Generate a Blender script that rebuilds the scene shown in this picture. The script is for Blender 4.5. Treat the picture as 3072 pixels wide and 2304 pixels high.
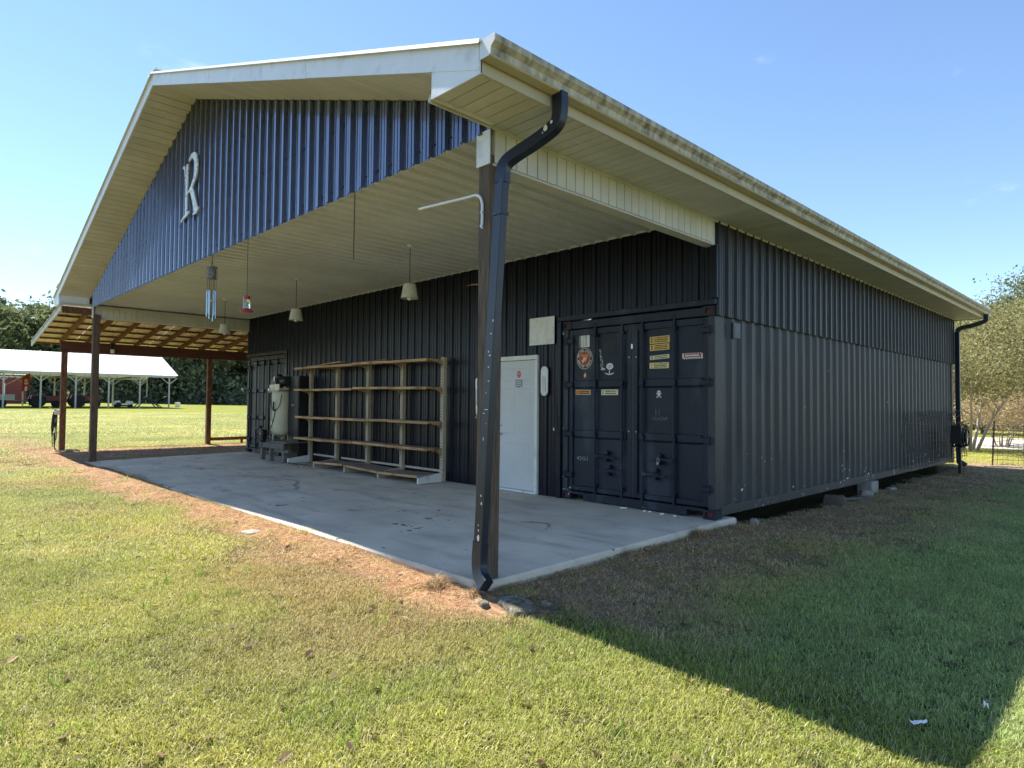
import bpy, math, random
import numpy as np
from mathutils import Vector, Matrix

for o in list(bpy.data.objects):
    bpy.data.objects.remove(o, do_unlink=True)
SC = bpy.context.scene
COL = SC.collection
RAD = math.radians

# ------------------------------------------------------------------ camera
F_PX, PITCH, YAW, ROLL = 1924.7366, RAD(1.786), RAD(-45.7322), RAD(-0.5185)
CAM = Vector((3.8253, -7.1444, 1.3749))
fw = Vector((math.sin(YAW) * math.cos(PITCH), math.cos(YAW) * math.cos(PITCH), math.sin(PITCH)))
r0 = Vector((math.cos(YAW), -math.sin(YAW), 0))
u0 = r0.cross(fw)
rt = r0 * math.cos(ROLL) - u0 * math.sin(ROLL)
up = r0 * math.sin(ROLL) + u0 * math.cos(ROLL)
cd = bpy.data.cameras.new('camera')
cd.sensor_width = 36.0
cd.lens = F_PX / 3072 * 36.0
cd.clip_start = 0.05
cd.clip_end = 2000
cam = bpy.data.objects.new('camera', cd)
COL.objects.link(cam)
cam.matrix_world = Matrix(((rt.x, up.x, -fw.x, CAM.x), (rt.y, up.y, -fw.y, CAM.y), (rt.z, up.z, -fw.z, CAM.z), (0, 0, 0, 1)))
SC.camera = cam

# ------------------------------------------------------------------ sky, sun, exposure
SUN = Vector((-2.44, -0.41, 3.9)).normalized()
world = bpy.data.worlds.new('World')
SC.world = world
world.use_nodes = True
wn = world.node_tree
wn.nodes.clear()
sky = wn.nodes.new('ShaderNodeTexSky')
sky.sky_type = 'NISHITA'
sky.sun_disc = False
sky.sun_elevation = math.asin(SUN.z)
sky.sun_rotation = math.atan2(SUN.x, SUN.y)
sky.air_density = 1.0
sky.dust_density = 0.0
sky.ozone_density = 3.5
bg = wn.nodes.new('ShaderNodeBackground')
bg.inputs['Strength'].default_value = 0.100
wo = wn.nodes.new('ShaderNodeOutputWorld')
wtc = wn.nodes.new('ShaderNodeTexCoord')
wmp = wn.nodes.new('ShaderNodeMapping')
wmp.inputs['Scale'].default_value = (1.0, 1.0, 2.6)
wmp.inputs['Location'].default_value = (0.119, 7.537, 0.778)
wn.links.new(wtc.outputs['Generated'], wmp.inputs['Vector'])
wns = wn.nodes.new('ShaderNodeTexNoise')
wns.inputs['Scale'].default_value = 5.5
wns.inputs['Detail'].default_value = 7
wns.inputs['Roughness'].default_value = 0.55
wn.links.new(wmp.outputs[0], wns.inputs['Vector'])
wmr = wn.nodes.new('ShaderNodeMapRange')
wmr.interpolation_type = 'SMOOTHSTEP'
wmr.inputs['From Min'].default_value = 0.62
wmr.inputs['From Max'].default_value = 0.78
wmr.inputs['To Max'].default_value = 0.26
wn.links.new(wns.outputs[0], wmr.inputs['Value'])
wmx = wn.nodes.new('ShaderNodeMix')
wmx.data_type = 'RGBA'
wn.links.new(wmr.outputs[0], wmx.inputs[0])
wn.links.new(sky.outputs[0], wmx.inputs[6])
wmx.inputs[7].default_value = (8.0, 8.4, 8.8, 1)
wn.links.new(wmx.outputs[2], bg.inputs['Color'])
wn.links.new(bg.outputs[0], wo.inputs[0])
sd = bpy.data.lights.new('sun', 'SUN')
sd.energy = 5.0
sd.angle = RAD(0.53)
sd.color = (1.0, 0.95, 0.87)
so = bpy.data.objects.new('sun', sd)
COL.objects.link(so)
so.rotation_euler = SUN.to_track_quat('Z', 'Y').to_euler()
so.location = (-30, -8, 50)
vs = SC.view_settings
vs.view_transform = 'Standard'
vs.look = 'None'
vs.gamma = 1.0
vs.use_curve_mapping = False
vs.exposure = 1.25
SC.cycles.use_adaptive_sampling = True
SC.cycles.adaptive_threshold = 0.014
SC.cycles.adaptive_min_samples = 24
SC.cycles.max_bounces = 6
SC.cycles.diffuse_bounces = 3
SC.cycles.glossy_bounces = 2
SC.cycles.transmission_bounces = 3
SC.cycles.transparent_max_bounces = 3

# ------------------------------------------------------------------ materials
def mat(name, col, rough=0.6, metal=0.0, var=0.18, scale=3.0, stretch=(1, 1, 1), bump=0.0, bscale=80.0, spec=0.5,
        col2=None, blend=(0.42, 0.62), chips=None, objrand=0.0, grain=None, trans=0.0, coat=0.0, alpha=1.0, bstretch=None):
    m = bpy.data.materials.new(name)
    m.use_nodes = True
    n, l = m.node_tree.nodes, m.node_tree.links
    b = n['Principled BSDF']
    tc = n.new('ShaderNodeNewGeometry')
    mp = n.new('ShaderNodeMapping')
    mp.inputs['Scale'].default_value = stretch
    l.new(tc.outputs['Position'], mp.inputs['Vector'])
    ns = n.new('ShaderNodeTexNoise')
    ns.inputs['Scale'].default_value = scale
    ns.inputs['Detail'].default_value = 6
    ns.inputs['Roughness'].default_value = 0.62
    l.new(mp.outputs[0], ns.inputs['Vector'])
    rmp = n.new('ShaderNodeValToRGB')
    e = rmp.color_ramp.elements
    e[0].position, e[1].position = (blend if col2 else (0.3, 0.7))
    if col2:
        e[0].color = (*col, 1)
        e[1].color = (*col2, 1)
    else:
        e[0].color = (*[c * (1 - var) for c in col], 1)
        e[1].color = (*[min(1, c * (1 + var)) for c in col], 1)
    l.new(ns.outputs[0], rmp.inputs[0])
    out = rmp.outputs[0]
    if grain:                                   # second, finer mottling: (colour, scale, lo, hi, stretch)
        gc, gs, lo, hi, gst = grain
        mg = n.new('ShaderNodeMapping')
        mg.inputs['Scale'].default_value = gst
        l.new(tc.outputs['Position'], mg.inputs['Vector'])
        ng = n.new('ShaderNodeTexNoise')
        ng.inputs['Scale'].default_value = gs
        ng.inputs['Detail'].default_value = 5
        l.new(mg.outputs[0], ng.inputs['Vector'])
        rg = n.new('ShaderNodeMapRange')
        rg.inputs['From Min'].default_value = lo
        rg.inputs['From Max'].default_value = hi
        l.new(ng.outputs[0], rg.inputs['Value'])
        mx = n.new('ShaderNodeMix')
        mx.data_type = 'RGBA'
        l.new(rg.outputs[0], mx.inputs[0])
        l.new(out, mx.inputs[6])
        mx.inputs[7].default_value = (*gc, 1)
        out = mx.outputs[2]
    if chips:                                   # flaked paint: (colour, scale, threshold, z_full, z_none)
        cc, cs, th, zf, zn = chips
        nc = n.new('ShaderNodeTexNoise')
        nc.inputs['Scale'].default_value = cs
        nc.inputs['Detail'].default_value = 4
        l.new(tc.outputs['Position'], nc.inputs['Vector'])
        sp = n.new('ShaderNodeSeparateXYZ')
        l.new(tc.outputs['Position'], sp.inputs[0])
        zr = n.new('ShaderNodeMapRange')
        zr.inputs['From Min'].default_value = zf
        zr.inputs['From Max'].default_value = zn
        zr.inputs['To Min'].default_value = th
        zr.inputs['To Max'].default_value = th + 0.12
        l.new(sp.outputs['Z'], zr.inputs['Value'])
        n2 = n.new('ShaderNodeTexNoise')
        n2.inputs['Scale'].default_value = 1.1
        n2.inputs['Detail'].default_value = 3
        l.new(tc.outputs['Position'], n2.inputs['Vector'])
        ad = n.new('ShaderNodeMath')
        ad.operation = 'MULTIPLY_ADD'
        ad.inputs[1].default_value = 0.55
        l.new(n2.outputs[0], ad.inputs[0])
        l.new(nc.outputs[0], ad.inputs[2])
        gt = n.new('ShaderNodeMath')
        gt.operation = 'GREATER_THAN'
        l.new(ad.outputs[0], gt.inputs[0])
        l.new(zr.outputs[0], gt.inputs[1])
        mx = n.new('ShaderNodeMix')
        mx.data_type = 'RGBA'
        l.new(gt.outputs[0], mx.inputs[0])
        l.new(out, mx.inputs[6])
        mx.inputs[7].default_value = (*cc, 1)
        out = mx.outputs[2]
    if objrand:
        oi = n.new('ShaderNodeObjectInfo')
        mr = n.new('ShaderNodeMapRange')
        mr.inputs['To Min'].default_value = 1 - objrand
        mr.inputs['To Max'].default_value = 1 + objrand
        l.new(oi.outputs['Random'], mr.inputs['Value'])
        hs = n.new('ShaderNodeHueSaturation')
        l.new(mr.outputs[0], hs.inputs['Value'])
        l.new(out, hs.inputs['Color'])
        out = hs.outputs[0]
    l.new(out, b.inputs['Base Color'])
    b.inputs['Roughness'].default_value = rough
    b.inputs['Metallic'].default_value = metal
    b.inputs['Specular IOR Level'].default_value = spec
    b.inputs['Coat Weight'].default_value = coat
    b.inputs['Transmission Weight'].default_value = trans
    b.inputs['Alpha'].default_value = alpha
    if bump:
        mb = n.new('ShaderNodeMapping')
        mb.inputs['Scale'].default_value = bstretch or stretch
        l.new(tc.outputs['Position'], mb.inputs['Vector'])
        nb = n.new('ShaderNodeTexNoise')
        nb.inputs['Scale'].default_value = bscale
        nb.inputs['Detail'].default_value = 5
        l.new(mb.outputs[0], nb.inputs['Vector'])
        bp = n.new('ShaderNodeBump')
        bp.inputs['Strength'].default_value = bump
        bp.inputs['Distance'].default_value = 0.02
        l.new(nb.outputs[0], bp.inputs['Height'])
        l.new(bp.outputs[0], b.inputs['Normal'])
    return m

def leaf_mat(name, c1, c2, transl=0.35, attr=None, rough=0.6, spec=0.25):
    m = bpy.data.materials.new(name)
    m.use_nodes = True
    n, l = m.node_tree.nodes, m.node_tree.links
    b = n['Principled BSDF']
    b.inputs['Roughness'].default_value = rough
    b.inputs['Specular IOR Level'].default_value = spec
    at = n.new('ShaderNodeAttribute')
    at.attribute_name = 'rnd'
    mx = n.new('ShaderNodeMix')
    mx.data_type = 'RGBA'
    l.new(at.outputs['Fac'], mx.inputs[0])
    mx.inputs[6].default_value = (*c1, 1)
    mx.inputs[7].default_value = (*c2, 1)
    out = mx.outputs[2]
    if attr:
        ai = n.new('ShaderNodeAttribute')
        ai.attribute_type = 'INSTANCER'
        ai.attribute_name = attr
        mm = n.new('ShaderNodeMix')
        mm.data_type = 'RGBA'
        mm.blend_type = 'MULTIPLY'
        mm.inputs[0].default_value = 1
        l.new(out, mm.inputs[6])
        l.new(ai.outputs['Color'], mm.inputs[7])
        dy_ = n.new('ShaderNodeAttribute')
        dy_.attribute_name = 'dry'
        md_ = n.new('ShaderNodeMix')
        md_.data_type = 'RGBA'
        l.new(dy_.outputs['Fac'], md_.inputs[0])
        l.new(mm.outputs[2], md_.inputs[6])
        dc = n.new('ShaderNodeMix')
        dc.data_type = 'RGBA'
        l.new(at.outputs['Fac'], dc.inputs[0])
        dc.inputs[6].default_value = (0.24, 0.17, 0.08, 1)
        dc.inputs[7].default_value = (0.78, 0.70, 0.42, 1)
        l.new(dc.outputs[2], md_.inputs[7])
        out = md_.outputs[2]
    else:
        oi = n.new('ShaderNodeObjectInfo')
        mr = n.new('ShaderNodeMapRange')
        mr.inputs['To Min'].default_value = 0.8
        mr.inputs['To Max'].default_value = 1.2
        l.new(oi.outputs['Random'], mr.inputs['Value'])
        hs = n.new('ShaderNodeHueSaturation')
        l.new(mr.outputs[0], hs.inputs['Value'])
        l.new(out, hs.inputs['Color'])
        out = hs.outputs[0]
    l.new(out, b.inputs['Base Color'])
    tr = n.new('ShaderNodeBsdfTranslucent')
    l.new(out, tr.inputs['Color'])
    ms = n.new('ShaderNodeMixShader')
    ms.inputs[0].default_value = transl
    l.new(b.outputs[0], ms.inputs[1])
    l.new(tr.outputs[0], ms.inputs[2])
    l.new(ms.outputs[0], n['Material Output'].inputs['Surface'])
    return m

MT = {}
MT['gable_blue'] = mat('gable_blue_paint', (0.135, 0.150, 0.205), 0.22, 0.7, 0.16, 1.2, (1.5, 1.5, .3), 0.22, 5, spec=0.75, objrand=0.05, coat=0.35)
MT['wall_navy'] = mat('wall_navy_paint', (0.007, 0.009, 0.019), 0.32, 0.0, 0.35, 1.4, (2.5, 2.5, .35), 0.25, 5, spec=0.22, objrand=0.10,
                      grain=((0.020, 0.023, 0.033), 2.6, 0.5, 0.85, (5, 5, .25)))
MT['side_navy'] = mat('side_wall_paint', (0.017, 0.020, 0.029), 0.42, 0.0, 0.25, 1.6, (2, 2, .3), 0.2, 5, spec=0.5, objrand=0.05,
                      grain=((0.045, 0.043, 0.041), 2.2, 0.5, 0.8, (4, 4, .2)))
MT['cont'] = mat('container_paint', (0.010, 0.015, 0.030), 0.46, 0.0, 0.3, 1.5, (1, 1, .6), 0.25, 6, spec=0.3,
                 grain=((0.055, 0.068, 0.095), 1.7, 0.54, 0.80, (1.6, 1.6, .7)), chips=((0.62, 0.62, 0.6), 22, 0.995, 0.02, 0.5))
MT['cont_side'] = mat('container_side_paint', (0.030, 0.033, 0.040), 0.5, 0.0, 0.22, 1.2, (1, 1.2, .35), 0.25, 5, spec=0.45,
                      grain=((0.012, 0.014, 0.026), 1.6, 0.54, 0.70, (1, 1.6, .45)), chips=((0.66, 0.66, 0.64), 18, 0.945, 0.03, 0.50))
MT['rust'] = mat('red_rust', (0.16, 0.025, 0.016), 0.7, col2=(0.05, 0.012, 0.012), scale=20)
MT['soffit'] = mat('soffit_vinyl', (0.61, 0.60, 0.56), 0.55, 0, 0.10, 1.5, bump=0.02, objrand=0.05, grain=((0.50, 0.485, 0.44), 2.2, 0.52, 0.85, (1, 1, 1)))
MT['ceil'] = mat('ceiling_panel', (0.73, 0.735, 0.73), 0.20, 0, 0.08, 0.9, spec=0.5, objrand=0.04, grain=((0.60, 0.60, 0.58), 1.1, 0.55, 0.85, (1, 1, 1)))
MT['fascia'] = mat('fascia_white', (0.76, 0.77, 0.79), 0.4, 0.0, 0.06, 2.0, bump=0.03, bscale=60, grain=((0.5, 0.5, 0.48), 6, 0.55, 0.85, (1, 1, 1)))
MT['gutter'] = mat('gutter_stained', (0.55, 0.49, 0.36), 0.6, 0, 0.1, 2.0, bump=0.12, bscale=60,
                   grain=((0.17, 0.155, 0.105), 13.0, 0.38, 0.68, (1, 1, .55)))
MT['gutter_clean'] = mat('gutter_underside', (0.52, 0.46, 0.33), 0.55, 0, 0.08, 2.0)
MT['downspout'] = mat('downspout_paint', (0.012, 0.017, 0.032), 0.38, 0, 0.3, 3.0, (3, 3, .7), spec=0.55, chips=((0.66, 0.64, 0.55), 13, 1.2, -1.0, 0.6))
MT['downspout'].node_tree.nodes  # keep
MT['chip'] = mat('paint_chip', (0.68, 0.66, 0.58), 0.7)
MT['wood_post'] = mat('weathered_wood', (0.18, 0.13, 0.092), 0.85, 0, 0.3, 9.0, (7, 7, .35), 0.7, 26, col2=(0.060, 0.040, 0.028), blend=(0.36, 0.66), bstretch=(6, 6, .3))
MT['wood_brown'] = mat('stained_wood', (0.20, 0.085, 0.04), 0.8, 0, 0.3, 6.0, (3, 3, 1), 0.3, 30, col2=(0.10, 0.04, 0.02), objrand=0.2)
MT['wood_beam'] = mat('red_brown_beam', (0.11, 0.038, 0.028), 0.75, 0, 0.25, 4.0, (4, .5, 4), 0.2, 20, objrand=0.1)
MT['wood_grey'] = mat('old_grey_timber', (0.16, 0.145, 0.125), 0.85, 0, 0.3, 8.0, (1, 5, 5), 0.3, 30, objrand=0.2)
MT['lean_metal'] = mat('lean_to_sheet', (0.80, 0.72, 0.55), 0.5, 0, 0.1, 2.0, objrand=0.05)
MT['lean_fascia'] = mat('lean_to_fascia', (0.55, 0.54, 0.50), 0.6, 0, 0.12, 4.0, grain=((0.22, 0.19, 0.14), 5, 0.5, 0.8, (1, 1, 1)))
MT['roof'] = mat('white_metal_roof', (0.80, 0.81, 0.81), 0.28, 0.0, 0.05, 2.0, spec=0.6)
MT['concrete'] = mat('porch_concrete', (0.74, 0.645, 0.51), 0.85, 0, 0.14, 0.9, bump=0.15, bscale=60, col2=(0.55, 0.485, 0.39), blend=(0.36, 0.68),
                     grain=((0.44, 0.39, 0.32), 2.2, 0.50, 0.74, (.5, 1.6, 1)), chips=((0.17, 0.16, 0.15), 6.5, 0.93, -2, 2))
MT['spill'] = mat('dried_spill', (0.30, 0.27, 0.23), 0.8, 0, 0.3, 9.0, col2=(0.48, 0.43, 0.35), blend=(0.40, 0.60))
MT['concrete_old'] = mat('old_concrete', (0.30, 0.285, 0.25), 0.9, 0, 0.25, 6.0, bump=0.3, bscale=50)
MT['concrete_dark'] = mat('mossy_concrete', (0.13, 0.115, 0.08), 0.95, 0, 0.45, 14.0, bump=1.0, bscale=40, grain=((0.34, 0.31, 0.25), 16, 0.52, 0.70, (1, 1, 1)))
MT['door_white'] = mat('entry_door_paint', (0.60, 0.605, 0.60), 0.5, 0, 0.06, 1.5, bump=0.03, bscale=60)
MT['trim_white'] = mat('white_trim', (0.74, 0.73, 0.68), 0.5, 0, 0.08, 4.0, grain=((0.40, 0.37, 0.30), 14, 0.6, 0.8, (1, 1, .4)))
MT['white'] = mat('white_print', (0.78, 0.78, 0.75), 0.6, var=0.06)
MT['board'] = mat('weathered_white_board', (0.76, 0.75, 0.73), 0.55, 0, 0.08, 3.0, grain=((0.60, 0.59, 0.57), 12, 0.45, 0.75, (1, 1, 1)))
MT['black'] = mat('black_plastic', (0.010, 0.010, 0.012), 0.45, 0, 0.2)
MT['black_print'] = mat('black_print', (0.012, 0.012, 0.014), 0.6, 0, 0.1)
MT['red'] = mat('red_print', (0.42, 0.025, 0.03), 0.5, var=0.1)
MT['red_faded'] = mat('faded_red_print', (0.62, 0.12, 0.15), 0.6, var=0.1)
MT['yellow'] = mat('yellow_print', (0.80, 0.46, 0.07), 0.55, var=0.12, scale=12)
MT['cream'] = mat('cream_print', (0.82, 0.70, 0.34), 0.6, var=0.1, scale=12)
MT['orange'] = mat('orange_print', (0.70, 0.24, 0.04), 0.55, var=0.15, scale=14)
MT['gold'] = mat('gold_print', (0.72, 0.48, 0.16), 0.5, var=0.15, scale=30)
MT['tan'] = mat('tan_print', (0.55, 0.48, 0.32), 0.5, var=0.1)
MT['grey_print'] = mat('grey_print', (0.28, 0.29, 0.29), 0.6, var=0.15, scale=20)
MT['stencil'] = mat('worn_stencil', (0.16, 0.17, 0.19), 0.7, var=0.2, scale=20)
MT['steel'] = mat('galvanised_steel', (0.55, 0.56, 0.57), 0.38, 0.85, 0.1, 8.0)
MT['dark_steel'] = mat('dull_steel', (0.30, 0.30, 0.30), 0.45, 0.8, 0.2, 20.0)
MT['white_pipe'] = mat('white_pvc', (0.76, 0.77, 0.78), 0.4, var=0.04)
MT['shelf_post'] = mat('rusty_shelf_upright', (0.50, 0.42, 0.30), 0.6, 0, 0.1, 5.0, grain=((0.34, 0.20, 0.10), 26, 0.54, 0.72, (1, 1, 1)), bump=0.1)
MT['shelf_wood'] = mat('rusty_tan_shelf', (0.50, 0.31, 0.15), 0.7, 0, 0.2, 3.0, (.6, 4, 4), 0.15, 30, objrand=0.18, grain=((0.22, 0.075, 0.03), 5, 0.5, 0.72, (.5, 2, 2)))
MT['shelf_base'] = mat('base_shelf_board', (0.30, 0.25, 0.20), 0.75, 0, 0.2, 3.0, (.6, 3, 3), objrand=0.15, grain=((0.28, 0.09, 0.05), 5, 0.5, 0.7, (1, 1, 1)))
MT['tank'] = mat('cream_tank', (0.58, 0.54, 0.40), 0.42, 0, 0.10, 2.0, grain=((0.30, 0.26, 0.17), 7, 0.58, 0.8, (1, 1, .5)))
MT['rubber'] = mat('black_rubber', (0.012, 0.012, 0.013), 0.55, 0, 0.2)
MT['shade'] = mat('lamp_shade_tin', (0.50, 0.49, 0.40), 0.5, 0.0, 0.1, 10.0, grain=((0.33, 0.31, 0.23), 30, 0.5, 0.75, (1, 1, 1)))
MT['bulb'] = mat('frosted_bulb', (0.80, 0.76, 0.60), 0.3, var=0.02)
MT['glass'] = mat('clear_bottle', (0.80, 0.84, 0.86), 0.08, var=0.02, trans=0.75)
MT['chime'] = mat('chime_tube', (0.36, 0.45, 0.55), 0.3, 0.7, 0.08)
MT['chime_top'] = mat('chime_lantern', (0.14, 0.11, 0.10), 0.6, 0, 0.3, 30.0, col2=(0.30, 0.30, 0.30))
MT['letter'] = mat('hammered_tin_letter', (0.74, 0.75, 0.72), 0.4, 0.15, 0.08, 12.0, bump=0.35, bscale=26, grain=((0.12, 0.11, 0.09), 17, 0.58, 0.64, (1, 1, 1.4)))
MT['brown_red'] = mat('feeder_red', (0.33, 0.03, 0.045), 0.35, var=0.1)
MT['cord'] = mat('dark_cord', (0.03, 0.022, 0.018), 0.7, var=0.1)
MT['galv_post'] = mat('grey_steel_post', (0.42, 0.43, 0.42), 0.55, 0.2, 0.12)
MT['barn_red'] = mat('red_shed_wall', (0.17, 0.035, 0.035), 0.7, 0, 0.15, 2.0, (4, 4, .4), objrand=0.1)
MT['tractor_red'] = mat('tractor_red_paint', (0.17, 0.02, 0.025), 0.45, var=0.12)
MT['dark_metal'] = mat('dark_machinery', (0.03, 0.032, 0.036), 0.6, 0.2, 0.3)
MT['tyre'] = mat('tyre_rubber', (0.018, 0.018, 0.018), 0.85, var=0.2)
MT['gravel'] = mat('gravel_road', (0.46, 0.42, 0.36), 0.95, 0, 0.18, 3.0, bump=0.4, bscale=25, grain=((0.30, 0.26, 0.2), 14, 0.5, 0.8, (1, 1, 1)))
MT['leafmulch'] = mat('red_leaf_litter', (0.30, 0.10, 0.05), 0.95, 0, 0.4, 6.0, bump=0.5, bscale=18)
MT['bark'] = mat('grey_bark', (0.11, 0.085, 0.065), 0.9, 0, 0.35, 5.0, (3, 3, .6), 0.5, 14)
MT['bark_pale'] = mat('pale_smooth_bark', (0.42, 0.34, 0.25), 0.75, 0, 0.25, 5.0, (2, 2, .6), 0.2, 14)
MT['paper'] = mat('crumpled_paper', (0.78, 0.77, 0.74), 0.8, var=0.06)
MT['stone'] = mat('pale_stone', (0.33, 0.285, 0.23), 0.9, 0, 0.2, 10.0, bump=0.4, bscale=30)
MT['wire'] = mat('rusty_wire', (0.05, 0.042, 0.036), 0.7, 0.3, 0.3)
MT['leaf_dark'] = leaf_mat('dark_tree_leaves', (0.075, 0.105, 0.070), (0.22, 0.25, 0.14), 0.40)
MT['leaf_mid'] = leaf_mat('mid_tree_leaves', (0.085, 0.12, 0.055), (0.24, 0.26, 0.11), 0.4)
MT['leaf_gold'] = leaf_mat('golden_tree_leaves', (0.17, 0.17, 0.065), (0.42, 0.38, 0.17), 0.40)
MT['leaf_rust'] = leaf_mat('rusty_shrub_leaves', (0.24, 0.19, 0.10), (0.46, 0.37, 0.21), 0.40)
MT['grass'] = leaf_mat('grass_blades', (0.48, 0.50, 0.46), (1.75, 1.70, 1.50), 0.36, attr='tint', rough=0.5, spec=0.4)
MT['deadleaf'] = leaf_mat('dead_leaf', (0.06, 0.03, 0.013), (0.42, 0.30, 0.16), 0.25)

# ------------------------------------------------------------------ mesh builder
def nrm(v):
    return Vector(v).normalized()

class MB:
    def __init__(s):
        s.v, s.f, s.m = [], [], []

    def add(s, vs_, fs_, mi=0):
        k = len(s.v)
        s.v += [tuple(q) for q in vs_]
        s.f += [tuple(i + k for i in f) for f in fs_]
        s.m += [mi] * len(fs_)
        return s

    def box(s, x0, x1, y0, y1, z0, z1, mi=0, ch=0.0):
        c = Vector(((x0 + x1) / 2, (y0 + y1) / 2, (z0 + z1) / 2))
        return s.obox(c, Vector(((x1 - x0) / 2, 0, 0)), Vector((0, (y1 - y0) / 2, 0)), Vector((0, 0, (z1 - z0) / 2)), mi, ch)

    def obox(s, c, a, b, d, mi=0, ch=0.0):
        c, a, b, d = Vector(c), Vector(a), Vector(b), Vector(d)
        if ch <= 0:
            vv = [c + a * i + b * j + d * k for i in (-1, 1) for j in (-1, 1) for k in (-1, 1)]
            ff = [(0, 1, 3, 2), (4, 6, 7, 5), (0, 4, 5, 1), (2, 3, 7, 6), (0, 2, 6, 4), (1, 5, 7, 3)]
            return s.add(vv, ff, mi)
        L = [a.length, b.length, d.length]
        ch = min(ch, 0.45 * min(L) * 2)
        ax = [a, b, d]
        t = [1 - ch / max(q, 1e-6) for q in L]
        vv, idx = [], {}
        for i in (-1, 1):
            for j in (-1, 1):
                for k in (-1, 1):
                    sg = (i, j, k)
                    for w in range(3):
                        p = c.copy()
                        for q in range(3):
                            p += ax[q] * sg[q] * (1 if q == w else t[q])
                        idx[(sg, w)] = len(vv)
                        vv.append(p)
        ff = []
        for w in range(3):
            o1, o2 = (w + 1) % 3, (w + 2) % 3
            for sw in (-1, 1):
                ring = []
                for (p, q) in ((-1, -1), (1, -1), (1, 1), (-1, 1)):
                    sg = [0, 0, 0]
                    sg[w], sg[o1], sg[o2] = sw, p, q
                    ring.append(idx[(tuple(sg), w)])
                ff.append(tuple(ring if sw > 0 else ring[::-1]))
        for w in range(3):
            o1, o2 = (w + 1) % 3, (w + 2) % 3
            for p in (-1, 1):
                for q in (-1, 1):
                    A, B = [0, 0, 0], [0, 0, 0]
                    A[w], A[o1], A[o2] = -1, p, q
                    B[w], B[o1], B[o2] = 1, p, q
                    A, B = tuple(A), tuple(B)
                    fc = (idx[(A, o1)], idx[(B, o1)], idx[(B, o2)], idx[(A, o2)])
                    ff.append(fc if p * q < 0 else fc[::-1])
        for i in (-1, 1):
            for j in (-1, 1):
                for k in (-1, 1):
                    sg = (i, j, k)
                    fc = (idx[(sg, 0)], idx[(sg, 1)], idx[(sg, 2)])
                    ff.append(fc if i * j * k > 0 else fc[::-1])
        return s.add(vv, ff, mi)

    def beam(s, p0, p1, w, h, upv=(0, 0, 1), mi=0, ch=0.0):
        p0, p1 = Vector(p0), Vector(p1)
        d = p1 - p0
        t = d.normalized()
        sd_ = t.cross(Vector(upv)).normalized()
        u_ = sd_.cross(t).normalized()
        return s.obox((p0 + p1) / 2, d / 2, sd_ * (w / 2), u_ * (h / 2), mi, ch)

    def sweep(s, pts, sec, mi=0, caps=True, upv=None, scales=None, closed=False):
        pts = [Vector(p) for p in pts]
        n, k = len(pts), len(sec)
        t0 = (pts[1] - pts[0]).normalized()
        ref = Vector(upv) if upv else (Vector((0, 0, 1)) if abs(t0.z) < 0.9 else Vector((1, 0, 0)))
        a = t0.cross(ref).normalized()
        vv = []
        for i in range(n):
            if closed:
                t = (pts[(i + 1) % n] - pts[i - 1]).normalized()
            else:
                t = (pts[min(i + 1, n - 1)] - pts[max(i - 1, 0)]).normalized()
            a = (a - t * a.dot(t)).normalized()
            b = t.cross(a)
            sc = scales[i] if scales else 1.0
            for (p, q) in sec:
                vv.append(pts[i] + a * p * sc + b * q * sc)
        ff = []
        for i in range(n if closed else n - 1):
            j2 = (i + 1) % n
            for j in range(k):
                ff.append((i * k + j, i * k + (j + 1) % k, j2 * k + (j + 1) % k, j2 * k + j))
        if caps and not closed:
            ff.append(tuple(range(k - 1, -1, -1)))
            ff.append(tuple((n - 1) * k + j for j in range(k)))
        return s.add(vv, ff, mi)

    def tube(s, pts, r, n=8, mi=0, caps=True, scales=None, closed=False):
        sec = [(r * math.cos(2 * math.pi * i / n), r * math.sin(2 * math.pi * i / n)) for i in range(n)]
        return s.sweep(pts, sec, mi, caps, None, scales, closed)

    def lathe(s, c, prof, n=20, mi=0, axis=(0, 0, 1)):
        c, t = Vector(c), nrm(axis)
        a = t.cross(Vector((1, 0, 0)) if abs(t.x) < 0.9 else Vector((0, 1, 0))).normalized()
        b = t.cross(a)
        vv = []
        for (r, z) in prof:
            for i in range(n):
                an = 2 * math.pi * i / n
                vv.append(c + t * z + (a * math.cos(an) + b * math.sin(an)) * r)
        ff = []
        for i in range(len(prof) - 1):
            for j in range(n):
                ff.append((i * n + j, i * n + (j + 1) % n, (i + 1) * n + (j + 1) % n, (i + 1) * n + j))
        if prof[0][0] > 1e-4:
            ff.append(tuple(range(n - 1, -1, -1)))
        if prof[-1][0] > 1e-4:
            ff.append(tuple((len(prof) - 1) * n + j for j in range(n)))
        return s.add(vv, ff, mi)

    def extr(s, pts, o, U, V, N, depth, mi=0):
        o, U, V, N = Vector(o), Vector(U), Vector(V), Vector(N)
        k = len(pts)
        vv = [o + U * p + V * q for p, q in pts] + [o + U * p + V * q + N * depth for p, q in pts]
        ff = [tuple(range(k - 1, -1, -1)), tuple(range(k, 2 * k))]
        ff += [(i, (i + 1) % k, k + (i + 1) % k, k + i) for i in range(k)]
        return s.add(vv, ff, mi)

    def build(s, name, mats, parent=None, smooth=None, loc=None):
        me = bpy.data.meshes.new(name)
        base = Vector((0, 0, 0))
        if parent is not None:
            r = parent
            while r.parent:
                r = r.parent
            base = r.location.copy()
        elif loc is not None:
            base = Vector(loc)
        me.from_pydata([tuple(Vector(p) - base) for p in s.v], [], s.f)
        mats = mats if isinstance(mats, (list, tuple)) else [mats]
        for m_ in mats:
            me.materials.append(MT[m_] if isinstance(m_, str) else m_)
        me.polygons.foreach_set('material_index', s.m)
        me.update()
        fixn(me)
        if smooth:
            me.polygons.foreach_set('use_smooth', [True] * len(me.polygons))
            me.set_sharp_from_angle(angle=RAD(smooth))
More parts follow.
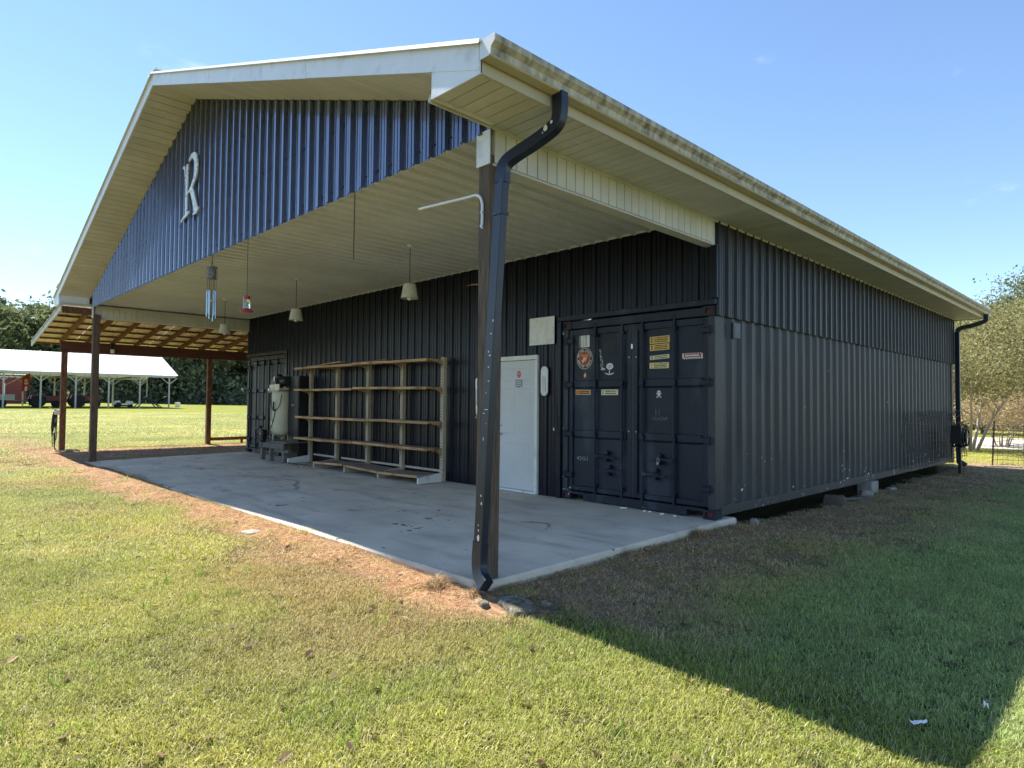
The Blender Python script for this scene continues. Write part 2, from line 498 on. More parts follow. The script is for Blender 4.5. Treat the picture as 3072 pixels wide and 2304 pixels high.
        o = bpy.data.objects.new(name, me)
        COL.objects.link(o)
        if parent is not None:
            o.parent = parent
        elif loc is not None:
            o.location = loc
        return o

import bmesh
def fixn(me):
    bm = bmesh.new()
    bm.from_mesh(me)
    bmesh.ops.recalc_face_normals(bm, faces=bm.faces)
    bm.to_mesh(me)
    bm.free()

def thing(name, loc, label, cat, group=None):
    o = bpy.data.objects.new(name, None)
    o.empty_display_size = 0.2
    COL.objects.link(o)
    o.location = loc
    tag(o, label, cat, group)
    return o

def tag(o, label=None, cat=None, group=None, kind=None):
    if label: o['label'] = label
    if cat: o['category'] = cat
    if group: o['group'] = group
    if kind: o['kind'] = kind
    return o

def clone(o, parent=None, loc=None):
    c = o.copy()
    COL.objects.link(c)
    c.parent = parent
    if loc is not None:
        c.location = loc
    for ch in list(o.children):
        clone(ch, c)
    return c

def piece(proto, parent, off):
    c = bpy.data.objects.new(proto.name.split('.')[0], proto.data)
    COL.objects.link(c)
    c.parent = parent
    c.location = off
    return c

def bez(pts, n=8):
    """smooth polyline through points (Catmull-Rom)"""
    P = [Vector(p) for p in pts]
    P = [P[0] * 2 - P[1]] + P + [P[-1] * 2 - P[-2]]
    out = []
    for i in range(1, len(P) - 2):
        a, b, c, d = P[i - 1], P[i], P[i + 1], P[i + 2]
        for k in range(n):
            t = k / n
            out.append(0.5 * ((2 * b) + (c - a) * t + (2 * a - 5 * b + 4 * c - d) * t * t + (3 * b - a - 3 * c + d) * t ** 3))
    out.append(P[-2])
    return out

def text_mesh(body, size, bold=0.0):
    cu = bpy.data.curves.new('lettering', 'FONT')
    cu.body = body
    cu.size = size
    cu.offset = bold
    cu.align_x, cu.align_y = 'CENTER', 'CENTER'
    cu.resolution_u = 2
    ob = bpy.data.objects.new('lettering', cu)
    COL.objects.link(ob)
    dg = bpy.context.evaluated_depsgraph_get()
    me = ob.evaluated_get(dg).to_mesh()
    vv = [(p.co.x, p.co.y) for p in me.vertices]
    ff = [tuple(p.vertices) for p in me.polygons]
    ob.evaluated_get(dg).to_mesh_clear()
    bpy.data.objects.remove(ob, do_unlink=True)
    bpy.data.curves.remove(cu)
    return vv, ff

def put_text(mb, body, size, o, U, V, mi, bold=0.0, width=None):
    vv, ff = text_mesh(body, size, bold)
    if not vv:
        return
    o, U, V = Vector(o), Vector(U), Vector(V)
    sx = 1.0
    if width:
        w = max(p for p, q in vv) - min(p for p, q in vv)
        sx = width / max(w, 1e-6)
    mb.add([o + U * p * sx + V * q for p, q in vv], ff, mi)

X, Y, Z = Vector((1, 0, 0)), Vector((0, 1, 0)), Vector((0, 0, 1))
# ==================================================================
# SETTING: terrain, slab, road
# ==================================================================
rng = np.random.default_rng(11)
_g = rng.uniform(-1, 1, (64, 64))
def vnoise(x, y, s):
    x, y = np.asarray(x) / s + 100, np.asarray(y) / s + 100
    i, j = np.floor(x).astype(int), np.floor(y).astype(int)
    fx, fy = x - i, y - j
    fx, fy = fx * fx * (3 - 2 * fx), fy * fy * (3 - 2 * fy)
    a = _g[i % 64, j % 64]; b = _g[(i + 1) % 64, j % 64]; c = _g[i % 64, (j + 1) % 64]; d = _g[(i + 1) % 64, (j + 1) % 64]
    return (a * (1 - fx) + b * fx) * (1 - fy) + (c * (1 - fx) + d * fx) * fy

def ground_z(x, y):
    x, y = np.asarray(x, float), np.asarray(y, float)
    z = np.interp(x, [-900, -150, -110, -77, -40, -17, -14, -8, 0, 900], [3, 1.3, 0.9, 0.5, 0.2, 0.03, -0.06, -0.11, -0.13, -0.13])
    near = np.clip(1 - (np.hypot(x + 4, y + 2) - 14) / 20, 0, 1)
    z = z + near * (0.018 * vnoise(x, y, 1.7) + 0.010 * vnoise(x + 9, y, 0.5))
    ex = np.clip(np.maximum(x - 0.06, -3.77 - y), 0, 9)
    z = z + 0.055 * np.exp(-(ex / 0.5) ** 2) * (x > -12) * (x < 1.5) * (y < 1.0) * (y > -5)
    # hollow washed out under the downspout and along the container
    z = z - 0.05 * np.exp(-(((x - 0.42) / 0.3) ** 2 + ((y + 3.95) / 0.16) ** 2))
    z = z - 0.03 * np.exp(-((x - 0.1) / 0.25) ** 2) * (y > 0.4) * (y < 12)
    return z

def ground_full(x, y):
    z = ground_z(x, y)
    ins = (x > -13.97) & (x < -0.02) & (y > -3.72) & (y < 12.1)
    return np.where(ins, -0.34, z)

def smooth01(t):
    t = np.clip(t, 0, 1)
    return t * t * (3 - 2 * t)

def straw_mask(x, y):
    """pine-straw border in front of and left of the slab"""
    x, y = np.asarray(x, float), np.asarray(y, float)
    w = vnoise(x, y, 0.8) * 0.16 + vnoise(x, y, 0.3) * 0.08
    outer = np.interp(x, [-20, -14.5, -10, -6, -2, 0.1, 0.5, 0.9, 1.3], [-4.8, -4.85, -4.8, -4.7, -4.6, -4.5, -4.2, -3.9, -3.2])
    a = smooth01((y - outer + w * 1.8 + .15) / 0.75) * (y < -3.6)
    a = a * smooth01((x + 18.2 + w * 3) / 0.6) * smooth01((0.95 + w - x) / 0.4)
    l = smooth01((x + 17.3 + w * 2) / 0.5) * (x < -13.8) * (y > -3.7) * smooth01((5 - y) / 2)
    return np.clip(np.maximum(a, l), 0, 1)

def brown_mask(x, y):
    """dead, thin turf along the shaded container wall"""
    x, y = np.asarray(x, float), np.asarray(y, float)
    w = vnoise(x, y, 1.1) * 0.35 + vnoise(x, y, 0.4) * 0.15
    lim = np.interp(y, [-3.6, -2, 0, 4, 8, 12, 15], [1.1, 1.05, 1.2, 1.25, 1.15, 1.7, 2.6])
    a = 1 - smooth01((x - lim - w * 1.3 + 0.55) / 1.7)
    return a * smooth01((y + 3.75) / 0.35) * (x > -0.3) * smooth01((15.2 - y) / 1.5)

def axis_coords(lo, hi, step, far):
    a = list(np.arange(lo, hi + 1e-6, step))
    d, q = step, hi
    while q < far:
        d *= 1.22
        q += d
        a.append(q)
    d, q = step, lo
    while q > -far:
        d *= 1.22
        q -= d
        a.insert(0, q)
    return np.array(a)

xs = axis_coords(-19, 6.0, 0.13, 800)
ys = axis_coords(-8.5, 14, 0.13, 800)
GX, GY = np.meshgrid(xs, ys, indexing='ij')
GZ = ground_full(GX, GY)
nx, ny = len(xs), len(ys)
me = bpy.data.meshes.new('ground')
vv = np.stack([GX, GY, GZ], -1).reshape(-1, 3)
ii, jj = np.meshgrid(np.arange(nx - 1), np.arange(ny - 1), indexing='ij')
ff = np.stack([ii * ny + jj, (ii + 1) * ny + jj, (ii + 1) * ny + jj + 1, ii * ny + jj + 1], -1).reshape(-1, 4)
me.vertices.add(len(vv)); me.vertices.foreach_set('co', vv.ravel())
me.loops.add(ff.size); me.loops.foreach_set('vertex_index', ff.ravel().astype(np.int32))
me.polygons.add(len(ff)); me.polygons.foreach_set('loop_start', np.arange(0, ff.size, 4, dtype=np.int32))
me.update(calc_edges=True)
me.polygons.foreach_set('use_smooth', [True] * len(ff))
for nm, fn in (('straw', straw_mask), ('brown', brown_mask), ('thatch', lambda x, y: 1 - smooth01((np.hypot(x - CAM.x, y - CAM.y) - 14) / 30))):
    at = me.attributes.new(nm, 'FLOAT', 'POINT')
    at.data.foreach_set('value', fn(GX, GY).ravel().astype(np.float32))
gm = bpy.data.materials.new('lawn_soil')
gm.use_nodes = True
n, l = gm.node_tree.nodes, gm.node_tree.links
b = n['Principled BSDF']
b.inputs['Roughness'].default_value = 0.95
b.inputs['Specular IOR Level'].default_value = 0.1
geo = n.new('ShaderNodeNewGeometry')
def nz(scale, detail=6, rough=0.6):
    t = n.new('ShaderNodeTexNoise')
    t.inputs['Scale'].default_value = scale; t.inputs['Detail'].default_value = detail; t.inputs['Roughness'].default_value = rough
    l.new(geo.outputs['Position'], t.inputs['Vector'])
    return t.outputs[0]
def ramp(src, stops):
    r_ = n.new('ShaderNodeValToRGB')
    el = r_.color_ramp.elements
    while len(el) < len(stops):
        el.new(0.5)
    for e_, (p_, c_) in zip(el, stops):
        e_.position = p_; e_.color = (*c_, 1)
    l.new(src, r_.inputs[0])
    return r_.outputs[0]
def mixc(fac, a_, b_):
    m_ = n.new('ShaderNodeMix'); m_.data_type = 'RGBA'
    l.new(fac, m_.inputs[0]) if not isinstance(fac, float) else None
    l.new(a_, m_.inputs[6]); l.new(b_, m_.inputs[7])
    return m_.outputs[2]
turf = ramp(nz(0.45, 7, 0.7), [(0.32, (0.17, 0.21, 0.030)), (0.5, (0.24, 0.265, 0.044)), (0.7, (0.31, 0.30, 0.075))])
fine = ramp(nz(14, 6, 0.75), [(0.35, (0.06, 0.065, 0.018)), (0.6, (0.19, 0.19, 0.05)), (0.75, (0.27, 0.25, 0.10))])
mm = n.new('ShaderNodeMix'); mm.data_type = 'RGBA'; mm.inputs[0].default_value = 0.45
l.new(turf, mm.inputs[6]); l.new(fine, mm.inputs[7])
strawc = ramp(nz(22, 6, 0.7), [(0.3, (0.13, 0.068, 0.036)), (0.52, (0.35, 0.215, 0.125)), (0.72, (0.55, 0.40, 0.255))])
brownc = ramp(nz(26, 6, 0.75), [(0.3, (0.11, 0.075, 0.045)), (0.55, (0.28, 0.20, 0.125)), (0.75, (0.44, 0.34, 0.22))])
a1 = n.new('ShaderNodeAttribute'); a1.attribute_name = 'straw'
a2 = n.new('ShaderNodeAttribute'); a2.attribute_name = 'brown'
a3 = n.new('ShaderNodeAttribute'); a3.attribute_name = 'thatch'
thatch = ramp(nz(30, 6, 0.75), [(0.3, (0.025, 0.023, 0.010)), (0.55, (0.065, 0.058, 0.022)), (0.75, (0.15, 0.12, 0.055))])
c_ = mixc(a3.outputs['Fac'], mm.outputs[2], thatch)
c_ = mixc(a2.outputs['Fac'], c_, brownc)
c_ = mixc(a1.outputs['Fac'], c_, strawc)
l.new(c_, b.inputs['Base Color'])
bp = n.new('ShaderNodeBump'); bp.inputs['Strength'].default_value = 0.7; bp.inputs['Distance'].default_value = 0.03
l.new(nz(40, 5, 0.7), bp.inputs['Height']); l.new(bp.outputs[0], b.inputs['Normal'])
me.materials.append(gm)
ground = bpy.data.objects.new('ground', me)
COL.objects.link(ground)
tag(ground, kind='structure', label='mown lawn with a pine straw border round the porch')

# gravel road and leaf strip behind the building on the right
def strip(name, x0, x1, y0, y1, dz, mt_, label):
    mb = MB()
    xx = np.linspace(x0, x1, 60); yy = np.linspace(y0, y1, 8)
    V = []
    for i, a in enumerate(xx):
        for j, c in enumerate(yy):
            w = 0.35 * math.sin(a * 0.35) + 0.5 * float(vnoise(a, j * 3.0, 2.0)) * (j in (0, len(yy) - 1))
            V.append((a, c + w, float(ground_z(a, c + w)) + dz))
    Fq = [(i * 8 + j, (i + 1) * 8 + j, (i + 1) * 8 + j + 1, i * 8 + j + 1) for i in range(59) for j in range(7)]
    mb.add(V, Fq)
    o = mb.build(name, mt_, smooth=60)
    return tag(o, kind='structure', label=label)
strip('gravel_road', -60, 60, 22.6, 33.5, 0.012, 'gravel', 'pale gravel drive passing behind the building')
strip('leaf_litter_strip', -60, 60, 21.6, 22.6, 0.006, 'leafmulch', 'red brown leaf litter along the drive edge')

# concrete porch slab in two pours with a control joint
slab = thing('porch_slab', (0, 0, 0), 'grey concrete porch slab under the gable roof', None)
del slab['label']
slab['kind'] = 'structure'
slab['label'] = 'grey concrete porch slab with a saw cut joint'
def slab_z(x, y):
    return 0.0 + 0.03 * min(0, y) / 3.77 + 0.04 * (x / 14.0) * (-min(0, y) / 3.77)
def slab_piece(x0, x1, y0, y1):
    mb = MB()
    cut = 0.018
    tops = [(x0, y0), (x1, y0), (x1, y1), (x0, y1)]
    cx, cy = (x0 + x1) / 2, (y0 + y1) / 2
    V = [(px, py, -0.32) for px, py in tops]
    V += [(px, py, slab_z(px, py) - cut) for px, py in tops]
    V += [(px + (cut if px < cx else -cut), py + (cut if py < cy else -cut), slab_z(px, py)) for px, py in tops]
    Fc = [(3, 2, 1, 0)]
    for k in (0, 4):
        Fc += [(k + i, k + (i + 1) % 4, k + 4 + (i + 1) % 4, k + 4 + i) for i in range(4)]
    Fc.append((8, 9, 10, 11))
    mb.add(V, Fc)
    return mb.build('slab_panel', 'concrete', slab)
slab_piece(-2.222, 0.06, -3.77, 0.42)
slab_piece(-8.1, -2.234, -3.77, 0.42)
slab_piece(-14.05, -8.110, -3.77, 0.42)

# dark dried spill marks on the slab
rr = random.Random(12)
for (sx_, sy_, ln_, wd_, an_) in ((-8.2, -2.2, 1.5, .10, .2), (-7.9, -1.9, .9, .07, .5), (-7.0, -2.0, 1.1, .12, -.2), (-8.6, -1.7, .7, .05, .9), (-6.3, -2.3, .8, .06, .1), (-3.6, -2.6, .5, .09, .7), (-1.3, -1.7, .6, .08, -.4)):
    mb = MB()
    k_ = 14
    up_, lo_ = [], []
    for q in range(k_ + 1):
        t = q / k_
        w_ = wd_ * math.sin(math.pi * t) ** .5 * rr.uniform(.15, .6)
        px, py = sx_ + (t - .5) * ln_ * math.cos(an_) + rr.uniform(-.03, .03), sy_ + (t - .5) * ln_ * math.sin(an_) + .12 * math.sin(t * 5 + sx_)
        up_.append((px, py + w_, slab_z(px, py + w_) + .0022)); lo_.append((px, py - w_, slab_z(px, py - w_) + .0022))
    mb.add(up_ + lo_, [(q, q + 1, k_ + 2 + q, k_ + 1 + q) for q in range(k_)])
    mb.build('spill_mark', 'spill', slab)

# ==================================================================
# SHIPPING CONTAINERS
# ==================================================================
CW, CL, CH_ = 2.438, 12.192, 2.591
def make_container():
    t = thing('shipping_container', (0, 0, 0), 'dark navy steel shipping container with stickers on its cargo doors', 'container', 'containers under the roof')
    # corrugated side walls
    def side(xo, sgn):
        mb = MB()
        p = 0.278
        pts = []
        y = 0.16
        while y < CL - 0.17:
            for dy, d in ((0.0, 0), (0.072, 0), (0.14, 0.036), (0.21, 0.036)):
                yy = min(y + dy, CL - 0.16)
                pts.append((yy, d))
            y += p
        pts.append((CL - 0.16, 0))
        V, Fq = [], []
        for yy, d in pts:
            for z in (0.15, 2.50):
                V.append((xo - sgn * (0.006 + d), yy, z))
        for i in range(len(pts) - 1):
            Fq.append((2 * i, 2 * i + 2, 2 * i + 3, 2 * i + 1))
        mb.add(V, Fq)
        return mb.build('side_wall', 'cont_side', t)
    side(0.0, 1)
    side(-CW, -1)
    for xo, sg in ((0.0, -1), (-CW, 1)):
        x0, x1 = sorted((xo, xo + sg * 0.06))
        MB().box(x0, x1, 0.16, CL - 0.16, 0.035, 0.155, ch=0.006).build('bottom_rail', 'cont_side', t)
        MB().box(x0, x1, 0.16, CL - 0.16, 2.495, 2.575, ch=0.006).build('top_rail', 'cont_side', t)
        x0, x1 = sorted((xo + sg * 0.003, xo + sg * 0.10))
        MB().box(x0, x1, 0.004, 0.17, 0.118, 2.473, ch=0.008).build('corner_post', 'cont_side', t)
        MB().box(x0, x1, CL - 0.17, CL - 0.004, 0.118, 2.473, ch=0.008).build('corner_post', 'cont_side', t)
    # corner castings with their openings
    def casting(cx, cy, z0, front, red):
        mb = MB()
        x0, x1 = (cx - 0.162, cx) if cx > -1 else (cx, cx + 0.162)
        y0, y1 = (cy, cy + 0.178) if cy < 1 else (cy - 0.178, cy)
        mb.box(x0, x1, y0 + 0.03, y1, z0 + 0.001, z0 + 0.117, 0, 0.008)
        if front:
            w = 0.045
            mx_ = (x0 + x1) / 2
            mb.box(x0, mx_ - w, y0, y0 + 0.03, z0, z0 + 0.118)
            mb.box(mx_ + w, x1, y0, y0 + 0.03, z0, z0 + 0.118)
            mb.box(mx_ - w, mx_ + w, y0, y0 + 0.03, z0, z0 + 0.026)
            mb.box(mx_ - w, mx_ + w, y0, y0 + 0.03, z0 + 0.09, z0 + 0.118)
            mb.box(mx_ - w, mx_ + w, y0 + 0.024, y0 + 0.0295, z0 + 0.026, z0 + 0.09, 1)
        return mb.build('corner_casting', ['cont', red], t)
    for cx in (0.0, -CW):
        casting(cx, 0.0, 0.0, True, 'rust')
        casting(cx, 0.0, CH_ - 0.118, True, 'rust')
        casting(cx, CL, 0.0, False, 'rust')
        casting(cx, CL, CH_ - 0.118, False, 'rust')
    MB().box(-CW + 0.162, -0.162, 0.01, 0.10, 2.475, 2.585, ch=0.006).build('door_header', 'cont', t)
    mb = MB()
    mb.box(-CW + 0.39, -0.39, 0.008, 0.10, 0.012, 0.125, 0, 0.006)
    mb.box(-CW + 0.162, -CW + 0.39, 0.010, 0.10, 0.09, 0.124)
    mb.box(-0.39, -0.162, 0.010, 0.10, 0.09, 0.124)
    mb.build('door_sill', 'cont', t)
    mb = MB()
    mb.box(-CW + 0.05, -0.05, 0.17, CL - 0.1, 0.12, 0.15)
    mb.box(-CW + 0.05, -0.05, 0.17, CL - 0.05, 2.55, 2.57)
    mb.box(-CW + 0.08, -0.08, CL - 0.06, CL - 0.04, 0.12, 2.5)
    mb.build('floor_and_roof', 'cont', t)
    # doors
    for side_ in (-1, 1):
        if side_ < 0:
            x0, x1 = -CW + 0.105, -CW / 2 - 0.012
            rods = (-1.84, -1.378)
        else:
            x0, x1 = -CW / 2 + 0.012, -0.105
            rods = (-1.05, -0.57)
        mb = MB()
        z0, z1 = 0.14, 2.465
        mb.box(x0, x1, 0.055, 0.075, z0, z1)
        fwid = 0.07
        mb.box(x0, x0 + fwid, 0.030, 0.055, z0, z1, 0, 0.005)
        mb.box(x1 - fwid, x1, 0.030, 0.055, z0, z1, 0, 0.005)
        mb.box(x0 + fwid, x1 - fwid, 0.031, 0.055, z0, z0 + 0.07, 0, 0.005)
        mb.box(x0 + fwid, x1 - fwid, 0.031, 0.055, z1 - 0.09, z1, 0, 0.005)
        for zb in (0.92, 1.63):                # pressed horizontal bands with a groove above
            V = [(x0 + 0.09, 0.055, zb - 0.03), (x0 + 0.09, 0.034, zb), (x0 + 0.09, 0.034, zb + 0.085), (x0 + 0.09, 0.0545, zb + 0.092)]
            V += [(x1 - 0.09, q[1], q[2]) for q in V]
            mb.add(V, [(0, 1, 5, 4), (1, 2, 6, 5), (2, 3, 7, 6), (0, 3, 2, 1), (4, 5, 6, 7)])
        d = mb.build('cargo_door', 'cont', t)
        if side_ > 0:
            gk = MB().box(-CW / 2 - 0.011, -CW / 2 + 0.011, 0.036, 0.052, z0, z1).build('gasket', 'black', d)
        for rx in rods:
            r_ = MB()
            r_.tube([(rx, 0.012, 0.075), (rx, 0.012, 2.515)], 0.0175, 10)
            r_.box(rx - 0.035, rx + 0.035, 0.004, 0.03, 0.06, 0.105, 0, 0.006)
            r_.box(rx - 0.035, rx + 0.035, 0.004, 0.03, 2.485, 2.535, 0, 0.006)
            for zb in (0.24, 0.95, 1.67, 2.36):
                r_.box(rx - 0.03, rx + 0.03, -0.009, 0.054, zb - 0.02, zb + 0.02, 0, 0.005)
            r_.build('lock_rod', 'cont', d, smooth=40)
        for k, rx in enumerate(rods):
            zh = (0.66, 0.465)[k] if side_ < 0 else (0.475, 0.675)[k]
            dr = 1 if (k == 0) else -1
            h_ = MB()
            h_.box(min(rx, rx + dr * 0.07), max(rx, rx + dr * 0.07), -0.018, 0.006, zh - 0.028, zh + 0.028, 0, 0.005)
            h_.sweep([(rx + dr * 0.06, -0.006, zh), (rx + dr * 0.16, -0.016, zh + 0.006), (rx + dr * 0.27, -0.012, zh - 0.012), (rx + dr * 0.37, -0.010, zh - 0.018)],
                     [(-.006, -.013), (.006, -.013), (.006, .013), (-.006, .013)])
            xm = rx + dr * 0.21
            h_.lathe((xm, 0.05, zh + 0.05), [(0.03, 0), (0.03, 0.05), (0.02, 0.055)], 10, axis=(0, -1, 0))
            h_.box(xm - 0.02, xm + 0.02, -0.02, 0.05, zh - 0.07, zh - 0.03, 0, 0.006)
            h_.build('lock_handle', 'cont', d, smooth=40)
        for zh in (0.36, 0.95, 1.66, 2.30):
            xe = -CW + 0.02 if side_ < 0 else -0.02
            a_, b_ = (xe, xe + 0.17) if side_ < 0 else (xe - 0.17, xe)
            hb = MB().box(a_, b_, -0.004, 0.028, zh - 0.035, zh + 0.035, 0, 0.008)
            hb.tube([((-CW + 0.075) if side_ < 0 else -0.075, -0.002, zh - 0.06), ((-CW + 0.075) if side_ < 0 else -0.075, -0.002, zh + 0.06)], 0.014, 8)
            hb.build('hinge', 'cont', d)
    return t
cont = make_container()
cont2 = clone(cont, None, (-11.56, 0, 0))
cont2['label'] = 'grey navy shipping container door behind the air compressor at the far end'

# cover plate high on the near container's side
MB().box(0.004, 0.028, 0.43, 0.61, 2.225, 2.425, ch=0.008).box(0.028, 0.032, 0.45, 0.59, 2.245, 2.40).build('vent_cover', 'stencil', cont)

# stickers on the near container's doors
doors = [c for c in cont.children if c.name.startswith('cargo_door')]
dl, dr_ = doors[0], doors[1]
YS = 0.0535
def sticker(door, name, mats, fn, label):
    mb = MB()
    fn(mb)
    o = mb.build(name, mats, door)
    o['label'] = label
    return o
def plate(mb, x0, x1, z0, z1, mi=0, y=YS, tilt=0.0):
    cx, cz = (x0 + x1) / 2, (z0 + z1) / 2
    U = Vector((math.cos(tilt), 0, math.sin(tilt))); V = Vector((-math.sin(tilt), 0, math.cos(tilt)))
    mb.obox((cx, y, cz), U * (x1 - x0) / 2, V * (z1 - z0) / 2, Y * 0.0008, mi)
    return Vector((cx, y, cz)), U, V
def disc(mb, cx, cz, rx, rz, mi, y, n=28):
    mb.extr([(rx * math.cos(2 * math.pi * i / n), rz * math.sin(2 * math.pi * i / n)) for i in range(n)], (cx, y, cz), X, Z, -Y, 0.0008, mi)
def strokes(mb, c, U, V, w, lines, mi, y, seed, hgt):
    """rows of illegible small print"""
    rr = random.Random(seed)
    for dz in lines:
        x = -w / 2
        while x < w / 2 - 0.004:
            ww = rr.uniform(0.006, 0.02)
            ww = min(ww, w / 2 - x)
            mb.obox(Vector((c.x, y, c.z)) + U * (x + ww / 2) + V * dz, U * ww / 2, V * hgt * rr.uniform(.75, 1) / 2, Y * 0.0003, mi)
            x += ww + rr.uniform(0.003, 0.006)

def f_infantry(mb):
    c, U, V = plate(mb, -2.173, -1.973, 2.204, 2.419)
    mb.obox((-2.152, YS - 0.001, 2.312), X * 0.020, Z * 0.105, Y * 0.0005, 1)
    put_text(mb, 'INTOVAY', 0.042, (-2.152, YS - 0.0018, 2.312), -Z, X, 0, width=0.19)
    mb.obox((-2.078, YS - 0.001, 2.312), X * 0.003, Z * 0.105, Y * 0.0005, 1)
    mb.obox((-2.11, YS - 0.001, 2.312), X * 0.002, Z * 0.1, Y * 0.0005, 1)
    put_text(mb, 'Lejeune', 0.07, (-2.03, YS - 0.0018, 2.312), -Z, X, 1, width=0.18)
sticker(dl, 'sticker', ['white', 'black_print'], f_infantry, 'white sticker with lettering turned sideways')

def f_emblem(mb):
    cx, cz, r = -2.062, 2.040, 0.146
    rz = 0.156
    disc(mb, cx, cz, r, rz, 0, YS)
    disc(mb, cx, cz, r * .93, rz * .93, 1, YS - 0.001)
    disc(mb, cx, cz, r * .66, rz * .66, 0, YS - 0.002)
    disc(mb, cx, cz, r * .63, rz * .63, 2, YS - 0.003)
    def ring(word, a0, a1, flip):
        for k, ch in enumerate(word):
            if ch == ' ':
                continue
            a = a0 + (a1 - a0) * (k + .5) / len(word)
            rad = Vector((math.cos(a), 0, math.sin(a)))
            tan = Vector((math.sin(a), 0, -math.cos(a)))
            if flip:
                put_text(mb, ch, 0.036, Vector((cx, YS - 0.003, cz)) + rad * r * .80, -tan, -rad, 4, 0.0012)
            else:
                put_text(mb, ch, 0.036, Vector((cx, YS - 0.003, cz)) + rad * r * .80, tan, rad, 4, 0.0012)
    ring('UNITED STATES', RAD(172), RAD(8), False)
    ring('MARINE CORPS', RAD(190), RAD(350), True)
    yy = YS - 0.0042
    # eagle, globe and anchor
    mb.extr([(-.075, .055), (-.03, .062), (0, .05), (.03, .062), (.075, .055), (.045, .03), (.012, .02), (-.012, .02), (-.045, .03)], (cx, yy, cz), X, Z, -Y, .0008, 5)
    disc(mb, cx, cz - .012, .034, .034, 3, yy - .001)
    mb.obox((cx, yy - .002, cz - .012), nrm((1, 0, .5)) * .055, nrm((-.5, 0, 1)) * .005, Y * .0004, 4)
    mb.extr([(-.055, -.02), (-.03, -.075), (-.008, -.05), (-.02, -.025)], (cx, yy - .001, cz), X, Z, -Y, .0008, 3)
    mb.obox((cx + .04, yy - .002, cz + .01), nrm((.4, 0, 1)) * .03, nrm((1, 0, -.4)) * .006, Y * .0004, 3)
sticker(dl, 'emblem_sticker', ['tan', 'black_print', 'red', 'gold', 'white', 'orange'], f_emblem, 'round red and gold emblem sticker with black lettered ring')

def f_flame(mb):
    mb.extr([(0, .045), (.018, .02), (.026, -.005), (.02, -.03), (0, -.045), (-.02, -.03), (-.026, -.005), (-.01, .01)], (-2.055, YS, 1.802), X, Z, -Y, .0008, 0)
    mb.extr([(0, .028), (.012, .004), (.012, -.014), (0, -.024), (-.012, -.014), (-.012, 0)], (-2.055, YS - .001, 1.802), X, Z, -Y, .0008, 1)
sticker(dl, 'flame_sticker', ['orange', 'cream'], f_flame, 'small orange flame sticker')

def f_chalk(mb):
    rr = random.Random(4)
    for k in range(70):
        z = rr.uniform(1.86, 2.165)
        wd = 0.008 + (2.165 - z) * 0.07
        x = -1.785 + rr.uniform(-wd, wd) + (2.165 - z) * .16
        mb.obox((x, YS, z), X * rr.uniform(.002, .006), Z * rr.uniform(.002, .007), Y * .0004, 0)
    for zz, w in ((1.872, .04), (1.885, .03)):
        mb.obox((-1.73, YS, zz), X * w, Z * .005, Y * .0004, 0)
sticker(dl, 'worn_decal', ['white'], f_chalk, 'flaked white decal in a thin upright column')

def f_blob(mb):
    n = 30
    rr = random.Random(2)
    mb.extr([((.105 + rr.uniform(-.004, .004)) * math.cos(2 * math.pi * i / n), (.092 + rr.uniform(-.004, .004)) * math.sin(2 * math.pi * i / n)) for i in range(n)], (-1.614, YS, 2.184), X, Z, -Y, .0008, 0)
    for k in range(7):
        x = -1.67 + k * .02
        mb.box(x, x + .009, YS - .0006, YS, 2.184 - .092 - rr.uniform(.0, .04), 2.11, 0)
sticker(dl, 'painted_over_disc', ['black_print'], f_blob, 'black painted disc with short drips')

def f_anchor(mb):
    disc(mb, -1.613, 1.911, .06, .045, 0, YS)
    put_text(mb, 'USN', .04, (-1.613, YS - .0018, 1.918), X, Z, 1, width=.07)
    strokes(mb, Vector((-1.613, YS, 1.895)), X, Z, .05, (-.004,), 1, YS - .0014, 3, .008)
    mb.box(-1.625, -1.611, YS - .0006, YS, 1.79, 1.862, 0)
    mb.extr([(-.085, .012), (-.06, -.012), (0, -.026), (.06, -.012), (.085, .012), (.05, 0), (0, -.008), (-.05, 0)], (-1.618, YS, 1.815), X, Z, -Y, .0006, 0)
sticker(dl, 'anchor_sticker', ['white', 'black_print'], f_anchor, 'white oval and anchor sticker')

def bumper(x0, x1, z0, z1, tilt, txt, seed, inks):
    def f(mb):
        c, U, V = plate(mb, x0, x1, z0, z1, 0, YS, tilt)
        w, hgt = x1 - x0, z1 - z0
        mb.obox(c + Vector((0, -.0012, 0)), U * (w / 2 - .006), V * (hgt / 2 - .006), Y * .0004, 1)
        # small figure at the left end
        mb.obox(c + U * (-w / 2 + .032) + Vector((0, -.0022, 0)), U * .010, V * hgt * .36, Y * .0003, inks)
        mb.obox(c + U * (-w / 2 + .034) + Vector((0, -.0028, 0)), U * .004, V * hgt * .2, Y * .0003, 1)
        k = len(txt)
        for i, tx in enumerate(txt):
            dz = (0.5 - (i + .5) / k) * hgt * .84
            o_ = c + U * .022 + V * dz
            if tx:
                put_text(mb, tx, hgt / k * .95, Vector((o_.x, YS - .0022, o_.z)), U, V, 2, .0006, width=w * .70)
            else:
                strokes(mb, c + U * .022, U, V, w * .66, (dz,), 2, YS - .0020, seed + i, hgt / k * .55)
    return f
sticker(dr_, 'bumper_sticker', ['cream', 'yellow', 'black_print'], bumper(-.958, -.660, 2.186, 2.276, RAD(1.0), ['U.S. MARINE CORPS', '', ''], 5, 2), 'topmost yellow bumper sticker of four in a column')
sticker(dr_, 'bumper_sticker', ['cream', 'yellow', 'black_print'], bumper(-.956, -.665, 2.094, 2.172, RAD(1.4), ['', '', ''], 15, 2), 'second yellow bumper sticker from the top')
